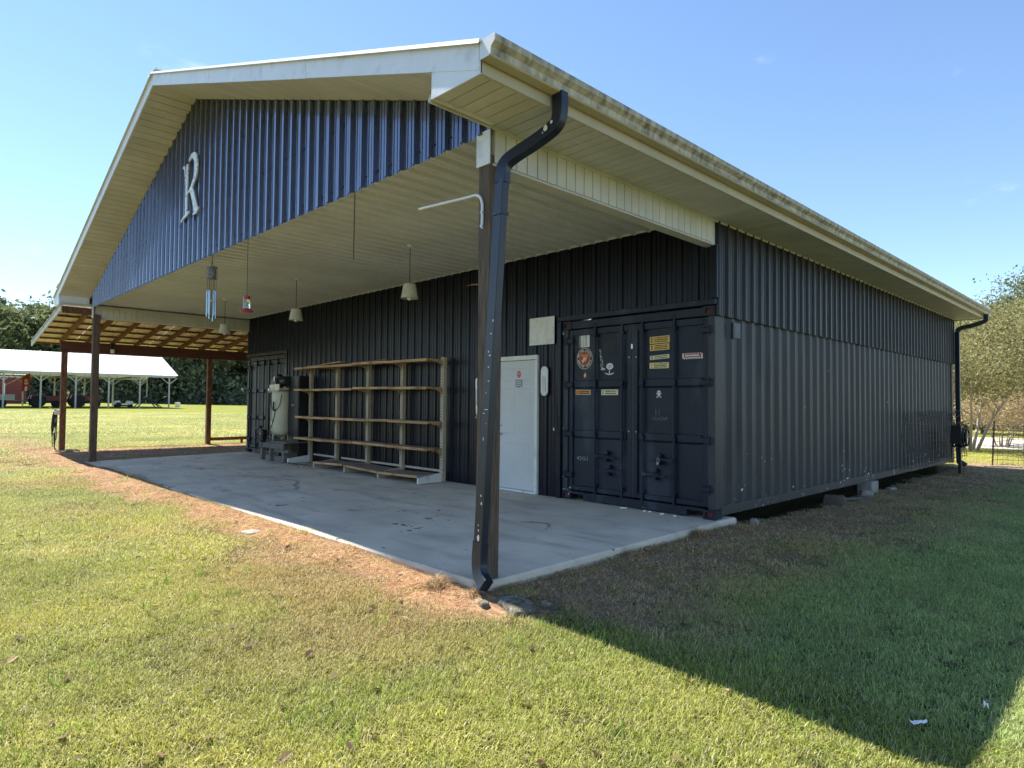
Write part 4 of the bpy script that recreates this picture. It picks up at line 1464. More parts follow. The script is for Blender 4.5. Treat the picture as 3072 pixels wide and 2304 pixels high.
MB().box(-9.95, -8.85, -.072, -.062, .16, .20).box(-8.7, -5.2, -.072, -.062, .16, .20).build('back_rail', 'shelf_post', sh)
# loose boards lying on the top shelf
for i, (xa, xb, yy, lab) in enumerate(((-9.75, -8.75, -.30, 'short grey loose board at the left end of the top shelf'), (-8.1, -6.55, -.26, 'long grey loose board at the middle of the top shelf'), (-8.9, -8.0, -.42, 'thin tan loose board on the front edge of the top shelf'))):
    o = MB().beam((xa, yy, 2.182), (xb, yy - .04, 2.188 + .010 * i), .13, .022, ch=.003).build('loose_board', 'wood_grey' if i < 2 else 'shelf_wood', None, loc=((xa + xb) / 2, yy, 2.17))
    tag(o, lab, 'board', 'loose boards on the shelving')

# ==================================================================
# AIR COMPRESSOR, BENCH, HOSE REEL, CABINET
# ==================================================================
bn = thing('wooden_bench', (-10.8, -.4, 0), 'low rough timber bench under the cream air compressor', 'bench')
for (lx, ly) in ((-11.33, -.66), (-10.86, -.66), (-11.33, -.14), (-10.30, -.14), (-10.30, -.60)):
    MB().box(lx - .045, lx + .045, ly - .045, ly + .045, .0, .36, ch=.004).build('leg', 'wood_grey', bn)
MB().box(-11.40, -10.12, -.722, -.682, .30, .43, ch=.004).build('apron', 'wood_grey', bn)
MB().box(-11.40, -10.12, -.10, -.06, .30, .43, ch=.004).build('apron', 'wood_grey', bn)
for k in range(4):
    MB().box(-11.42, -10.10, -.68 + k * .148, -.68 + k * .148 + .14, .432, .468, ch=.004).build('plank', 'wood_grey', bn)
MB().box(-10.75, -10.02, -.66, -.62, .22, .29, ch=.004).build('brace', 'wood_grey', bn)

ac = thing('air_compressor', (-10.90, -.42, .468), 'upright cream air compressor tank with black motor on top', 'compressor')
TX, TY = -10.90, -.42
tk = MB()
tk.lathe((TX, TY, .56), [(0.0, .0), (.10, .008), (.18, .04), (.225, .09), (.238, .15), (.238, .98), (.228, 1.03), (.19, 1.075), (.10, 1.105), (0, 1.11)], 28)
tkb = tk.build('tank', 'tank', ac, smooth=40)
for k in range(3):
    a = RAD(30 + 120 * k)
    MB().beam((TX + .20 * math.cos(a), TY + .20 * math.sin(a), .47), (TX + .20 * math.cos(a), TY + .20 * math.sin(a), .66), .05, .02, upv=(math.cos(a), math.sin(a), 0)).build('foot', 'tank', ac)
MB().box(TX - .24, TX + .24, TY - .18, TY + .18, 1.66, 1.70, ch=.006).box(TX - .26, TX - .02, TY - .19, TY - .17, 1.62, 1.78).box(TX, TX + .26, TY - .19, TY - .17, 1.64, 1.79).build('motor_plate', 'tank', ac)
mo = MB()
mo.lathe((TX + .02, TY + .02, 1.86), [(.05, -.02), (.115, .0), (.12, .04), (.12, .24), (.10, .27), (0, .28)], 16, axis=(1, 0, 0))
mo.build('motor', 'black', ac, smooth=40)
pu = MB()
pu.lathe((TX - .14, TY, 1.70), [(.08, 0), (.08, .12), (.06, .13), (.06, .20), (.09, .21), (.09, .23), (.06, .24), (.06, .26), (.09, .27), (.09, .29), (.05, .33), (0, .34)], 14)
pu.lathe((TX - .14, TY - .12, 1.82), [(.13, 0), (.13, .03), (.02, .035)], 16, axis=(0, -1, 0))
pu.build('pump', 'black', ac, smooth=40)
MB().tube([(TX - .06, TY - .16, 1.86), (TX - .06, TY - .16, 1.97)], .018, 8).build('filter', 'steel', ac, smooth=40)
vl = MB()
vl.lathe((TX - .20, TY - .22, 1.66), [(.035, 0), (.035, .02), (0, .022)], 12, axis=(0, -1, 0))
vl.tube([(TX - .24, TY - .16, 1.60), (TX - .20, TY - .22, 1.60), (TX - .12, TY - .24, 1.60)], .012, 8)
vl.build('gauge', 'steel', ac, smooth=40)
ho = MB()
def tpt(a, z, r=.25):
    return (TX + r * math.cos(RAD(a)), TY + r * math.sin(RAD(a)), z)
ho.tube(bez([tpt(-105, 1.60), tpt(-100, 1.40), tpt(-75, 1.20), tpt(-55, 1.18), tpt(-35, 1.30), tpt(-25, 1.55)], 6), .008, 6)
ho.tube(bez([tpt(-92, 1.60), tpt(-88, 1.25), tpt(-82, .95), tpt(-75, .90)], 6), .007, 6)
ho.tube(bez([tpt(-58, 1.22), tpt(-66, 1.0), tpt(-88, .80), tpt(-110, .68, .30), tpt(-130, .60, .38)], 6), .009, 6)
ho.box(TX + .10, TX + .13, TY - .262, TY - .235, 1.16, 1.38, 0, .006)
ho.build('air_hose', 'rubber', ac, smooth=40)

hr = thing('hose_reel', (-11.02, -.80, .30), 'black hose reel standing on the bench before the compressor tank', 'hose reel')
rl = MB()
for yy in (-.86, -.76):
    rl.lathe((-11.02, yy, .62), [(.05, 0), (.15, .0), (.155, .006), (.15, .012), (.05, .012)], 20, axis=(0, -1, 0))
rl.lathe((-11.02, -.77, .62), [(.10, 0), (.12, .02), (.12, .07), (.10, .09)], 18, axis=(0, -1, 0))
rl.build('drum', 'black', hr, smooth=40)
hs_ = MB()
hs_.tube([(-10.98 + .17 * math.cos(t), -.90, .48 + .19 * math.sin(t)) for t in np.linspace(0, 6.283, 25)[:-1]], .010, 6, closed=True)
hs_.tube([(-11.03 + .15 * math.cos(t), -.89, .63 + .15 * math.sin(t)) for t in np.linspace(0, 6.283, 25)[:-1]], .010, 6, closed=True)
hs_.build('hose', 'rubber', hr, smooth=40)
MB().box(-11.05, -10.99, -.86, -.74, .43, .62).build('stand', 'black', hr)
MB().beam((-11.02, -.88, .62), (-10.90, -.90, .66), .02, .02).build('crank', 'steel', hr)

cb = thing('black_cabinet', (-10.35, -.2, 0), 'tall black cabinet standing between compressor and shelving', 'cabinet')
MB().box(-10.66, -10.13, -.06 - .30, -.05, .03, 1.98, ch=.008).build('body', 'black', cb)
MB().box(-10.64, -10.40, -.374, -.362, .06, 1.95, ch=.003).build('door_leaf', 'black', cb)
MB().box(-10.39, -10.15, -.374, -.362, .06, 1.95, ch=.003).build('door_leaf', 'black', cb)
for hx in (-10.425, -10.365):
    MB().box(hx - .008, hx + .008, -.395, -.374, 1.28, 1.33, ch=.003).build('handle', 'steel', cb)

# small pipe, debris by the shelf foot
deb = MB()
rr = random.Random(5)
for k in range(26):
    x, y = -9.7 + rr.gauss(0, .35), -.62 + rr.gauss(0, .10)
    a = rr.uniform(0, 3.1)
    deb.obox((x, y, slab_z(x, y) + .006), Vector((math.cos(a), math.sin(a), 0)) * rr.uniform(.006, .03), Vector((-math.sin(a), math.cos(a), 0)) * rr.uniform(.004, .012), Z * .005)
tag(deb.build('floor_debris', 'wood_post', None), 'dark crumbs of dirt by the shelf foot', 'debris', kind='stuff')
tube_d = MB()
for (p0, p1) in (((-10.0, -.66), (-9.2, -.56)),):
    tube_d.beam((p0[0], p0[1], .014), (p1[0], p1[1], .014), .03, .02)
tag(tube_d.build('dark_stick', 'wood_post', None, loc=(-9.6, -.6, 0)), 'dark stick on the slab by the left shelf foot', 'stick')
for i, (x, y, w_, lab) in enumerate(((-1.26, -.10, .07, 'largest white paint flake on the slab below the container doors'), (-.93, -.10, .03, 'left of two small white flakes near the middle door'), (-.86, -.09, .03, 'right of two small white flakes near the middle door'),
                                     (-.66, -.12, .05, 'flat white flake on the slab under the right door'), (-.47, -.13, .03, 'white flake nearest the container corner'))):
    a = .3 * i
    o = MB().obox((x, y, .012), Vector((math.cos(a), math.sin(a) * .3, .1)) * w_ / 2 * 1.4, Vector((-math.sin(a), math.cos(a), 0)) * .014, Vector((0, 0, .008))).build('paint_scrap', 'paper', None, loc=(x, y, 0))
    tag(o, lab, 'paint flake', 'white flakes on the slab')

# ==================================================================
# HANGING THINGS
# ==================================================================
for i, (lx, ly, lab) in enumerate(((-3.80, -1.79, 'bucket shaped pendant lamp nearest the near post'), (-7.40, -1.78, 'bucket shaped pendant lamp, middle of the three'), (-10.83, -1.80, 'bucket shaped pendant lamp farthest left by the lean-to'))):
    if i == 0:
        lp = thing('pendant_lamp', (lx, ly, 3.66), lab, 'lamp', 'pendant lamps under the ceiling')
        MB().lathe((lx, ly, 3.645), [(.05, .02), (.05, .0), (.02, -.02), (0, -.022)], 12).build('ceiling_cup', 'white_pipe', lp, smooth=40)
        MB().tube([(lx, ly, 3.64), (lx, ly, 3.085)], .006, 6).build('rod', 'cord', lp)
        sd_ = MB()
        n_ = 22
        prof = [(.0, 3.09), (.078, 3.09), (.088, 3.085), (.121, 2.895), (.124, 2.88), (.118, 2.88), (.083, 3.075), (0, 3.078)]
        sd_.lathe((lx, ly, 0), prof, n_)
        sd_.build('shade', 'shade', lp, smooth=40)
        MB().lathe((lx, ly, 0), [(.018, 3.07), (.020, 2.97), (.030, 2.93), (.036, 2.90), (.030, 2.867), (.016, 2.855), (0, 2.853)], 14).build('bulb', 'bulb', lp, smooth=40)
    else:
        c = clone(lp, None, (lx, ly, 3.66))
        c['label'] = lab

ch_ = thing('wind_chime', (-6.52, -3.58, 3.57), 'wind chime with blue grey tubes under the gable edge', 'wind chime')
cx, cy = -6.52, -3.58
MB().tube([(cx, cy, 3.66), (cx, cy, 3.545)], .004, 6).tube([(cx, cy, 3.55), (cx - .055, cy, 3.46)], .004, 6).tube([(cx, cy, 3.55), (cx + .055, cy, 3.46)], .004, 6).build('hanger', 'cord', ch_)
lt = MB()
lt.lathe((cx, cy, 3.27), [(.075, 0), (.075, .012), (.060, .014), (.060, .165), (.078, .170), (.072, .19), (.0, .20)], 14)
for k in range(6):
    a = k * 1.047
    lt.tube([(cx + .072 * math.cos(a), cy + .072 * math.sin(a), 3.275), (cx + .072 * math.cos(a), cy + .072 * math.sin(a), 3.44)], .005, 5)
lt.build('lantern', 'chime_top', ch_, smooth=40)
for k in range(6):
    a = k * 1.047 + .3
    px, py = cx + .062 * math.cos(a), cy + .062 * math.sin(a)
    zt, zb = 3.085, (2.70, 2.66, 2.62, 2.74, 2.68, 2.64)[k]
    tb = MB().tube([(px, py, zt), (px, py, zb)], .013, 8).build('chime_tube', 'chime', ch_, smooth=40)
    MB().tube([(px, py, 3.27), (px, py, zt)], .0025, 4).build('string', 'cord', tb)
cl = MB().tube([(cx, cy, 3.27), (cx, cy, 2.68)], .0025, 4)
cl.lathe((cx, cy, 2.93), [(.0, -.02), (.022, -.012), (.026, 0), (.022, .012), (0, .02)], 12, 1)
cl.lathe((cx, cy, 2.66), [(.0, 0), (.012, .01), (.012, .05), (0, .06)], 8, 0)
cl.build('clapper', ['cord', 'white_pipe'], ch_, smooth=40)

fe = thing('hummingbird_feeder', (-5.15, -3.58, 3.57), 'red and clear hummingbird feeder on a long wire', 'bird feeder')
fx, fy = -5.15, -3.58
MB().tube([(fx, fy, 3.66), (fx, fy, 2.86)], .004, 5).build('wire', 'cord', fe)
MB().lathe((fx, fy, 2.80), [(.0, .055), (.02, .055), (.045, .045), (.045, .0), (.0, 0)], 16).build('cap', 'brown_red', fe, smooth=40)
MB().lathe((fx, fy, 2.665), [(.035, 0), (.048, .01), (.048, .12), (.042, .134)], 16).build('bottle', 'glass', fe, smooth=40)
MB().lathe((fx, fy, 2.615), [(.03, 0), (.085, .008), (.092, .020), (.085, .032), (.045, .05), (.0, .05)], 18).build('saucer', 'brown_red', fe, smooth=40)
for k in range(4):
    a = RAD(45 + 90 * k)
    MB().lathe((fx + .075 * math.cos(a), fy + .075 * math.sin(a), 2.645), [(.016, 0), (.012, .02), (0, .022)], 8).build('flower_port', 'red_faded', fe, smooth=40)

cdx = MB().tube(bez([(-2.22, -3.62, 3.66), (-2.225, -3.62, 3.3), (-2.235, -3.615, 3.0), (-2.24, -3.61, 2.90)], 5), .006, 6).build('pull_cord', 'cord', None, loc=(-2.23, -3.62, 3.6))
tag(cdx, 'single dark cord hanging free below the gable edge', 'cord')

cn = MB()
cn.tube(bez([(-.060, -3.712, 2.80), (-.060, -3.712, 2.93), (-.062, -3.712, 3.0), (-.085, -3.715, 3.06), (-.14, -3.715, 3.090), (-.22, -3.714, 3.095)], 6) + [Vector((-.5, -3.712, 3.115)), Vector((-.93, -3.71, 3.145))], .0125, 8)
for zz in (2.82, 2.93):
    cn.box(-.072, -.048, -3.728, -3.70, zz - .006, zz + .006, 1)
tag(cn.build('bent_conduit', ['white_pipe', 'steel'], None, smooth=50, loc=(-.06, -3.71, 2.8)), 'white bent pipe arm fixed to the near post', 'pipe')

# decorative metal letter R on the gable
lr = MB()
def ribbon(pts, ws, th=.02):
    P = bez(pts, 6)
    W = np.interp(np.linspace(0, 1, len(P)), np.linspace(0, 1, len(ws)), ws) * .78
    L1, R1 = [], []
    for i_, p in enumerate(P):
        t = (P[min(i_ + 1, len(P) - 1)] - P[max(i_ - 1, 0)]).normalized()
        nn = Vector((-t.z, 0, t.x))
        L1.append(p + nn * W[i_] / 2)
        R1.append(p - nn * W[i_] / 2)
    k = len(P)
    V_ = L1 + R1 + [q + Y * th for q in L1] + [q + Y * th for q in R1]
    Fq = []
    for i_ in range(k - 1):
        Fq += [(i_, i_ + 1, k + i_ + 1, k + i_), (2 * k + i_, 3 * k + i_, 3 * k + i_ + 1, 2 * k + i_ + 1),
               (i_, 2 * k + i_, 2 * k + i_ + 1, i_ + 1), (k + i_, k + i_ + 1, 3 * k + i_ + 1, 3 * k + i_)]
    Fq += [(0, k, 3 * k, 2 * k), (k - 1, 3 * k - 1, 4 * k - 1, 2 * k - 1)]
    lr.add(V_, Fq)
yl = -3.775
ribbon([(-7.18, yl, 5.19), (-7.19, yl, 4.95), (-7.20, yl, 4.7), (-7.20, yl, 4.5), (-7.19, yl, 4.38)], [.10, .11, .105, .11, .12])
ribbon([(-7.43, yl - .003, 4.30), (-7.3, yl - .003, 4.345), (-7.18, yl - .003, 4.36), (-7.05, yl - .003, 4.395)], [.03, .05, .06, .05])
ribbon([(-7.39, yl - .003, 5.175), (-7.31, yl - .003, 5.17), (-7.26, yl - .003, 5.02), (-7.225, yl - .003, 4.86)], [.03, .055, .045, .03])
ribbon([(-7.10, yl - .003, 5.225), (-6.96, yl - .003, 5.27), (-6.82, yl - .003, 5.22), (-6.76, yl - .003, 5.07), (-6.79, yl - .003, 4.93), (-6.89, yl - .003, 4.82), (-7.02, yl - .003, 4.745), (-7.15, yl - .003, 4.71)], [.03, .10, .16, .185, .15, .10, .06, .02])
ribbon([(-7.00, yl - .006, 4.77), (-6.90, yl - .006, 4.66), (-6.80, yl - .006, 4.50), (-6.71, yl - .006, 4.345)], [.13, .16, .165, .17])
ribbon([(-6.84, yl - .009, 4.305), (-6.70, yl - .009, 4.32), (-6.595, yl - .009, 4.37)], [.03, .06, .03])
tag(lr.build('metal_letter', 'letter', None, loc=(-7.0, yl, 4.3)), 'pale hammered metal letter R on the blue gable', 'letter')

# silvery latch bracket on the inner side of the near post
br = MB()
br.sweep(bez([(-.138, -3.66, 1.58), (-.158, -3.665, 1.57), (-.156, -3.665, 1.50), (-.152, -3.665, 1.38), (-.150, -3.665, 1.31), (-.140, -3.66, 1.26)], 5), [(-.010, -.006), (.010, -.006), (.010, .006), (-.010, .006)])
br.box(-.150, -.128, -3.68, -3.64, 1.36, 1.50, 1, .005)
br.lathe((-.16, -3.665, 1.57), [(0, -.010), (.010, 0), (0, .010)], 8, 2)
br.lathe((-.158, -3.665, 1.47), [(0, -.009), (.009, 0), (0, .009)], 8, 2)
br.lathe((-.152, -3.665, 1.262), [(0, -.010), (.020, 0), (0, .010)], 10, 2, axis=(.3, 0, 1))
tag(br.build('metal_latch', ['steel', 'stencil', 'steel'], None, smooth=40, loc=(-.14, -3.66, 1.3)), 'silver latch bracket on the left side of the near post', 'bracket')

# ==================================================================
# LEAN-TO on the left side
# ==================================================================
ln = thing('lean_to', (-16, -1, 0), 'open timber lean-to with tan metal roof on the building\'s left side', 'lean-to')
LX0, LZ0, LX1, LZ1 = -14.10, 3.560, -18.16, 2.955
lsl = (LZ1 - LZ0) / (LX1 - LX0)
def lz(x):
    return LZ0 + lsl * (x - LX0)
LY0, LY1 = -4.28, 7.0
y = LY0
while y < LY1:
    e_ = min(y + SW, LY1)
    prof = []
    q = y
    V_ = []
    while q < e_ - 1e-4:
        V_ += [(q, 0), (min(q + .1986, e_), 0), (min(q + .21, e_), .02), (min(q + .2286, e_), .02)]
        q += PITCH_R
    Vv, Fq = [], []
    for (a, d) in V_:
        Vv += [(LX0, a, LZ0 + d), (LX1, a, LZ1 + d)]
    for i_ in range(len(V_) - 1):
        Fq.append((2 * i_, 2 * i_ + 2, 2 * i_ + 3, 2 * i_ + 1))
    MB().add(Vv, Fq).build('roof_sheet', 'lean_metal', ln)
    y = e_
for k in range(7):
    x = -14.30 - k * .62
    x = max(x, LX1 + .05)
    MB().beam((x, LY0 + .05, lz(x) - .022), (x, LY1, lz(x) - .022), .085, .038).build('purlin', 'wood_brown', ln)
for k in range(17):
    yy = -3.78 + k * .60
    MB().beam((-14.10, yy, lz(-14.10) - .115), (-17.35, yy, lz(-17.35) - .115), .040, .140, ch=.003).build('rafter', 'wood_brown', ln)
MB().beam((-17.05, -3.82, 2.825), (-17.05, LY1, 2.825), .09, .285, ch=.004).build('beam', 'wood_beam', ln)
MB().beam((LX0 + .02, LY0 - .02, LZ0 - .040), (LX1, LY0 - .02, LZ1 - .040), .022, .125).build('fascia_board', 'lean_fascia', ln)
MB().beam((LX0 + .02, LY0 - .026, LZ0 + .034), (LX1, LY0 - .026, LZ1 + .034), .05, .014).build('edge_trim', 'lean_fascia', ln)
MB().box(-14.10, -14.07, LY0, LY1, 3.40, 3.56).build('ledger', 'wood_brown', ln)
for yy in (-3.72, .04, 3.8, 7.0):
    gz = float(ground_z(-17.05, yy))
    MB().box(-17.115, -16.985, yy - .066, yy + .066, gz - .15, 2.682, ch=.006).build('post', 'wood_brown' if yy > -3 else 'wood_brown', ln)
MB().beam((-17.05, .11, .20), (-17.05, 3.74, .22), .04, .10, ch=.003).build('low_rail', 'wood_brown', ln)
MB().box(-17.08, -17.02, 1.05, 1.11, -.1, .16).build('rail_stub', 'wood_brown', ln)
wl_ = MB().box(-16.50, -16.40, -2.30, -2.22, 2.88, 3.06, 0, .01).box(-16.49, -16.41, -2.31, -2.30, 2.88, 2.98, 1)
wl_ = MB()
wl_.box(-16.97, -16.88, -2.68, -2.58, 2.80, 2.98, 0, .008)
wl_.lathe((-16.90, -2.63, 2.70), [(.05, 0), (.05, .10), (.02, .11)], 10, 1)
tag(wl_.build('porch_light', ['black', 'bulb'], None, loc=(-16.93, -2.63, 2.8)), 'small jar light fixed to the red brown lean-to beam', 'lamp')
# garden hose looped on the front lean-to post
hx, hy = -17.02, -3.83
hg = thing('garden_hose', (hx, hy, 0), 'dark garden hose looped on a white hanger at the front lean-to post', 'hose')
MB().box(-17.10, -16.94, -3.92, -3.79, .98, 1.10, ch=.02).sweep([(-17.02, -3.90, 1.08), (-17.02, -3.98, 1.15), (-17.02, -4.02, 1.17)], [(-.03, -.006), (.03, -.006), (.03, .006), (-.03, .006)]).build('hanger', 'white_pipe', hg)
mb = MB()
for k, (ya, yb, zb) in enumerate(((-.115, -.080, .52), (-.135, -.100, .40), (-.075, -.040, .62), (-.060, -.025, .30), (-.125, -.055, .14))):
    x_ = hx + .02 * (k - 2)
    mb.tube(bez([(x_, hy - .06, 1.12), (x_, hy + ya * .8, .98), (x_ + .01, hy + ya, (1.0 + zb) / 2), (x_, hy + ya * .9, zb + .05), (x_, hy + (ya + yb) / 2, zb), (x_, hy + yb * 1.05, zb + .06), (x_ - .01, hy + yb, (1.0 + zb) / 2 + .05), (x_, hy + yb * .9, .98), (x_, hy - .05, 1.12)], 5), .010, 6)
gz = float(ground_z(hx, hy))
mb.tube(bez([(hx, hy - .08, .5), (hx + .02, hy - .06, gz + .1), (hx + .1, hy + .0, gz + .02), (hx + .5, hy + .12, gz + .03), (hx + .7, hy + .35, gz + .03), (hx + .3, hy + .42, gz + .03), (hx + .05, hy + .2, gz + .03)], 6), .013, 6)
mb.build('coil', 'rubber', hg, smooth=50)

# ==================================================================
# YARD DETAILS NEAR THE BUILDING
# ==================================================================
def gz_(x, y):
    return float(ground_z(x, y))
# splash block below the downspout
def slabstone(name, cx, cy, w, d, h, rot, mt_, label, cat, seed, zoff=0.0, tilt=0.0):
    rr = random.Random(seed)
    n_ = 16
    ca, sa = math.cos(rot), math.sin(rot)
    ring = []
    for k in range(n_):
        a = 6.283 * k / n_
        r1 = 1 / max(abs(math.cos(a)), abs(math.sin(a))) ** .6
        ring.append((w / 2 * math.cos(a) * r1 * rr.uniform(.84, 1.08), d / 2 * math.sin(a) * r1 * rr.uniform(.84, 1.08)))
    mb = MB()
    z = gz_(cx, cy) + zoff
    V_ = []
    lev = ((-.06, 1.06), (h * .25, 1.03), (h * .7, .97), (h * .95, .86), (h * 1.02, .55), (h * .96, .25))
    for (zz, sc) in lev:
        for p, q in ring:
            V_.append((cx + (p * ca - q * sa) * sc + rr.uniform(-.012, .012) * w, cy + (p * sa + q * ca) * sc + rr.uniform(-.012, .012) * w, z + zz + tilt * p * sc + rr.uniform(-.10, .10) * h))
    Fq = [tuple(range(n_ - 1, -1, -1)), tuple((len(lev) - 1) * n_ + j for j in range(n_))]
    for k in range(len(lev) - 1):
        Fq += [(k * n_ + j, k * n_ + (j + 1) % n_, (k + 1) * n_ + (j + 1) % n_, (k + 1) * n_ + j) for j in range(n_)]
    mb.add(V_, Fq)
    o = mb.build(name, mt_, None, loc=(cx, cy, z), smooth=55)
    return tag(o, label, cat)
slabstone('splash_block', .42, -3.76, .42, .22, .035, RAD(-20), 'concrete_dark', 'mossy dark splash block at the foot of the downspout', 'splash block', 3)
slabstone('stone', .62, -3.62, .12, .06, .05, RAD(30), 'concrete_dark', 'small pale stone chunk behind the splash block', 'stone', 4)
slabstone('stone', .24, -3.92, .10, .07, .035, RAD(-20), 'concrete_dark', 'rounded mossy stone below the downspout mouth', 'stone', 6)
slabstone('flat_stone', -3.35, -4.18, .22, .17, .02, RAD(10), 'stone', 'flat pale stone in the straw before the slab', 'stone', 9)
slabstone('stone', .20, .60, .10, .09, .085, RAD(10), 'stone', 'upright stone chunk under the container beside the slab end', 'stone', 12)
slabstone('stone', .17, 1.05, .13, .10, .05, RAD(50), 'stone', 'small stone under the container near the corner', 'stone', 14)
slabstone('stone', .10, 5.15, .22, .17, .10, RAD(30), 'stone', 'rough stone just before the concrete block', 'stone', 13)
slabstone('stone', .16, 6.35, .18, .14, .05, RAD(70), 'stone', 'low stone just behind the concrete block', 'stone', 15)
slabstone('stump_clod', .12, 3.55, .34, .22, .15, RAD(20), 'bark', 'brown clod of roots under the container side', 'clod', 17)
cbk = MB()
zb = gz_(.05, 5.7)
cbk.box(-.17, .07, 5.52, 5.92, zb - .03, .032, 0, .008)
tag(cbk.build('concrete_block', 'concrete_old', None, loc=(-.05, 5.7, zb)), 'grey concrete block propping up the container side', 'block')
bd = MB()
bd.beam((.02, 3.75, gz_(0, 3.75) + .05), (.30, 4.75, gz_(.3, 4.75) + .012), .09, .02)
tag(bd.build('grey_board', 'wood_grey', None, loc=(.2, 4.2, -.1)), 'grey board lying half under the container', 'board')
pb = MB()
pb.beam((.45, 13.1, gz_(.5, 13.1) + .015), (1.2, 13.3, gz_(1.2, 13.3) + .02), .12, .03)
tag(pb.build('grey_plank', 'concrete_old', None, loc=(.8, 13.2, -.1)), 'pale plank on the ground behind the far downspout', 'plank')
def scrap(x, y, w, h, rot, label):
    rr = random.Random(int(x * 100))
    mb = MB()
    k = 5
    V_ = []
    for i_ in range(k + 1):
        for j in (0, 1, 2):
            V_.append((x + (i_ / k - .5) * w * math.cos(rot) - (j / 2 - .5) * h * math.sin(rot), y + (i_ / k - .5) * w * math.sin(rot) + (j / 2 - .5) * h * math.cos(rot), gz_(x, y) + .045 + rr.uniform(-.012, .012)))
    mb.add(V_, [(i_ * 3 + j, (i_ + 1) * 3 + j, (i_ + 1) * 3 + j + 1, i_ * 3 + j + 1) for i_ in range(k) for j in (0, 1)])
    o = mb.build('pale_leaf', 'paper', None, loc=(x, y, gz_(x, y)))
    return tag(o, label, 'leaf', 'pale leaves on the shaded lawn')
scrap(2.97, -3.62, .075, .026, RAD(40), 'white curled leaf in the grass near the shadow corner')
scrap(3.16, -3.17, .05, .02, RAD(100), 'small upright white leaf at the right shadow edge')

# wire panel leaning along the far container wall, hose reel on its stake
wf = thing('wire_fence_panel', (.3, 9.5, 0), 'rusty wire fence panel against the far container wall', 'wire fence')
mb = MB()
for k, zz in enumerate((.20, .28, .36, .45, .55, .66, .78, .91, 1.05, 1.18, 1.29)):
    pts = [(.26 + .05 * math.sin(yy * 1.7 + k), yy, zz + .02 * math.sin(yy * 2.3 + k * 1.3)) for yy in np.linspace(6.75, 12.0, 22)]
    mb.tube(pts, .0065, 4)
mb.build('horizontal_wires', 'wire', wf)
mb = MB()
for k in range(27):
    yy = 6.75 + k * .2
    mb.tube([(.26 + .05 * math.sin(yy * 1.7 + q), yy, zz) for q, zz in ((0, .18), (5, .7), (10, 1.30))], .0055, 4)
mb.build('upright_wires', 'wire', wf)
wf2 = thing('wire_fence_panel', (1.0, 15.5, 0), 'thin wire fence panel standing in sun beyond the rear corner', 'wire fence')
mb = MB()
for k in range(9):
    zz = .0 + k * .13
    mb.tube([(.55 + t * 1.2, 13.6 + t * 3.2, -.13 + zz + .03 * math.sin(t * 9 + k)) for t in np.linspace(0, 1, 10)], .006, 4)
for k in range(16):
    t = k / 15
    mb.tube([(.55 + t * 1.2, 13.6 + t * 3.2, -.15), (.55 + t * 1.2 + .02, 13.6 + t * 3.2, .95)], .0036, 4)
mb.build('wires', 'wire', wf2)
for t in (.0, .45, .9):
    MB().beam((.55 + t * 1.2, 13.6 + t * 3.2, -.3), (.55 + t * 1.2 + .06, 13.6 + t * 3.2, 1.05), .03, .03).build('stake', 'wire', wf2)

fr = thing('hose_stand', (.42, 10.6, -.15), 'black hose reel on a short stake before the far downspout', 'hose reel')
MB().box(.39, .45, 10.57, 10.63, -.3, .95, ch=.006).build('stake', 'black', fr)
mb = MB()
for k in range(6):
    r_ = .22 - .015 * (k % 3)
    mb.tube([(.42 + .05 * k - .10, 10.6 + r_ * math.cos(t), .70 + r_ * math.sin(t)) for t in np.linspace(0, 6.283, 22)[:-1]], .022, 6, closed=True)
mb.build('hose_coil', 'rubber', fr, smooth=50)
MB().lathe((.54, 10.6, .70), [(.0, .02), (.10, .012), (.12, 0), (.12, -.2), (0, -.21)], 16, axis=(1, 0, 0)).build('hub', 'black', fr, smooth=40)
MB().box(.30, .50, 10.35, 10.44, .55, .98, ch=.008).build('bracket', 'black', fr)
MB().tube([(.56, 10.6, .70), (.60, 10.6, .70), (.60, 10.55, .80)], .012, 6).build('crank', 'steel', fr)

# ==================================================================
# FAR CARPORT, RED SHED AND MACHINERY
# ==================================================================
cpx = -77.5
cpt = thing('open_pole_barn', (cpx - 5, 6, .5), 'long open pole barn with white metal roof across the field', 'barn')
EZ = 4.30
RGX, RGZ = cpx - 6.0, 6.75
Y0c, Y1c = -16.0, 17.0
for sx in (0, 1):
    xe = cpx + .35 if sx == 0 else 2 * RGX - cpx - .35
    mb = MB()
    y = Y0c
    dzr = .12
    V_, Fq = [], []
    prof = []
    while y < Y1c:
        prof += [(y, 0), (y + .24, 0), (y + .26, .03), (y + .30, .03)]
        y += .305
    for (a, d) in prof:
        V_ += [(xe, a, EZ + d), (RGX, a, RGZ + d)]
    for i_ in range(len(prof) - 1):
        Fq.append((2 * i_, 2 * i_ + 2, 2 * i_ + 3, 2 * i_ + 1))
    mb.add(V_, Fq)
    mb.build('roof_slope', 'roof', cpt)
    MB().beam((xe - .02, Y0c, EZ - .14), (xe - .02, Y1c, EZ - .14), .05, .24).build('eave_beam', 'galv_post', cpt)
    MB().beam((xe, Y1c, EZ - .06), (RGX, Y1c, RGZ - .06), .06, .16).build('end_trim', 'fascia', cpt)
for sx in (0, 1):
    px = cpx if sx == 0 else 2 * RGX - cpx
    for k in range(-5, 6):
        py = 1.2 + k * 3.04
        g_ = gz_(px, py)
        MB().box(px - .07, px + .07, py - .07, py + .07, g_ - .3, EZ - .1).build('post', 'galv_post', cpt)
        for s_ in (-1, 1):
            MB().beam((px, py, EZ - 1.0), (px, py + s_ * .85, EZ - .25), .08, .08, upv=(1, 0, 0)).build('brace', 'galv_post', cpt)
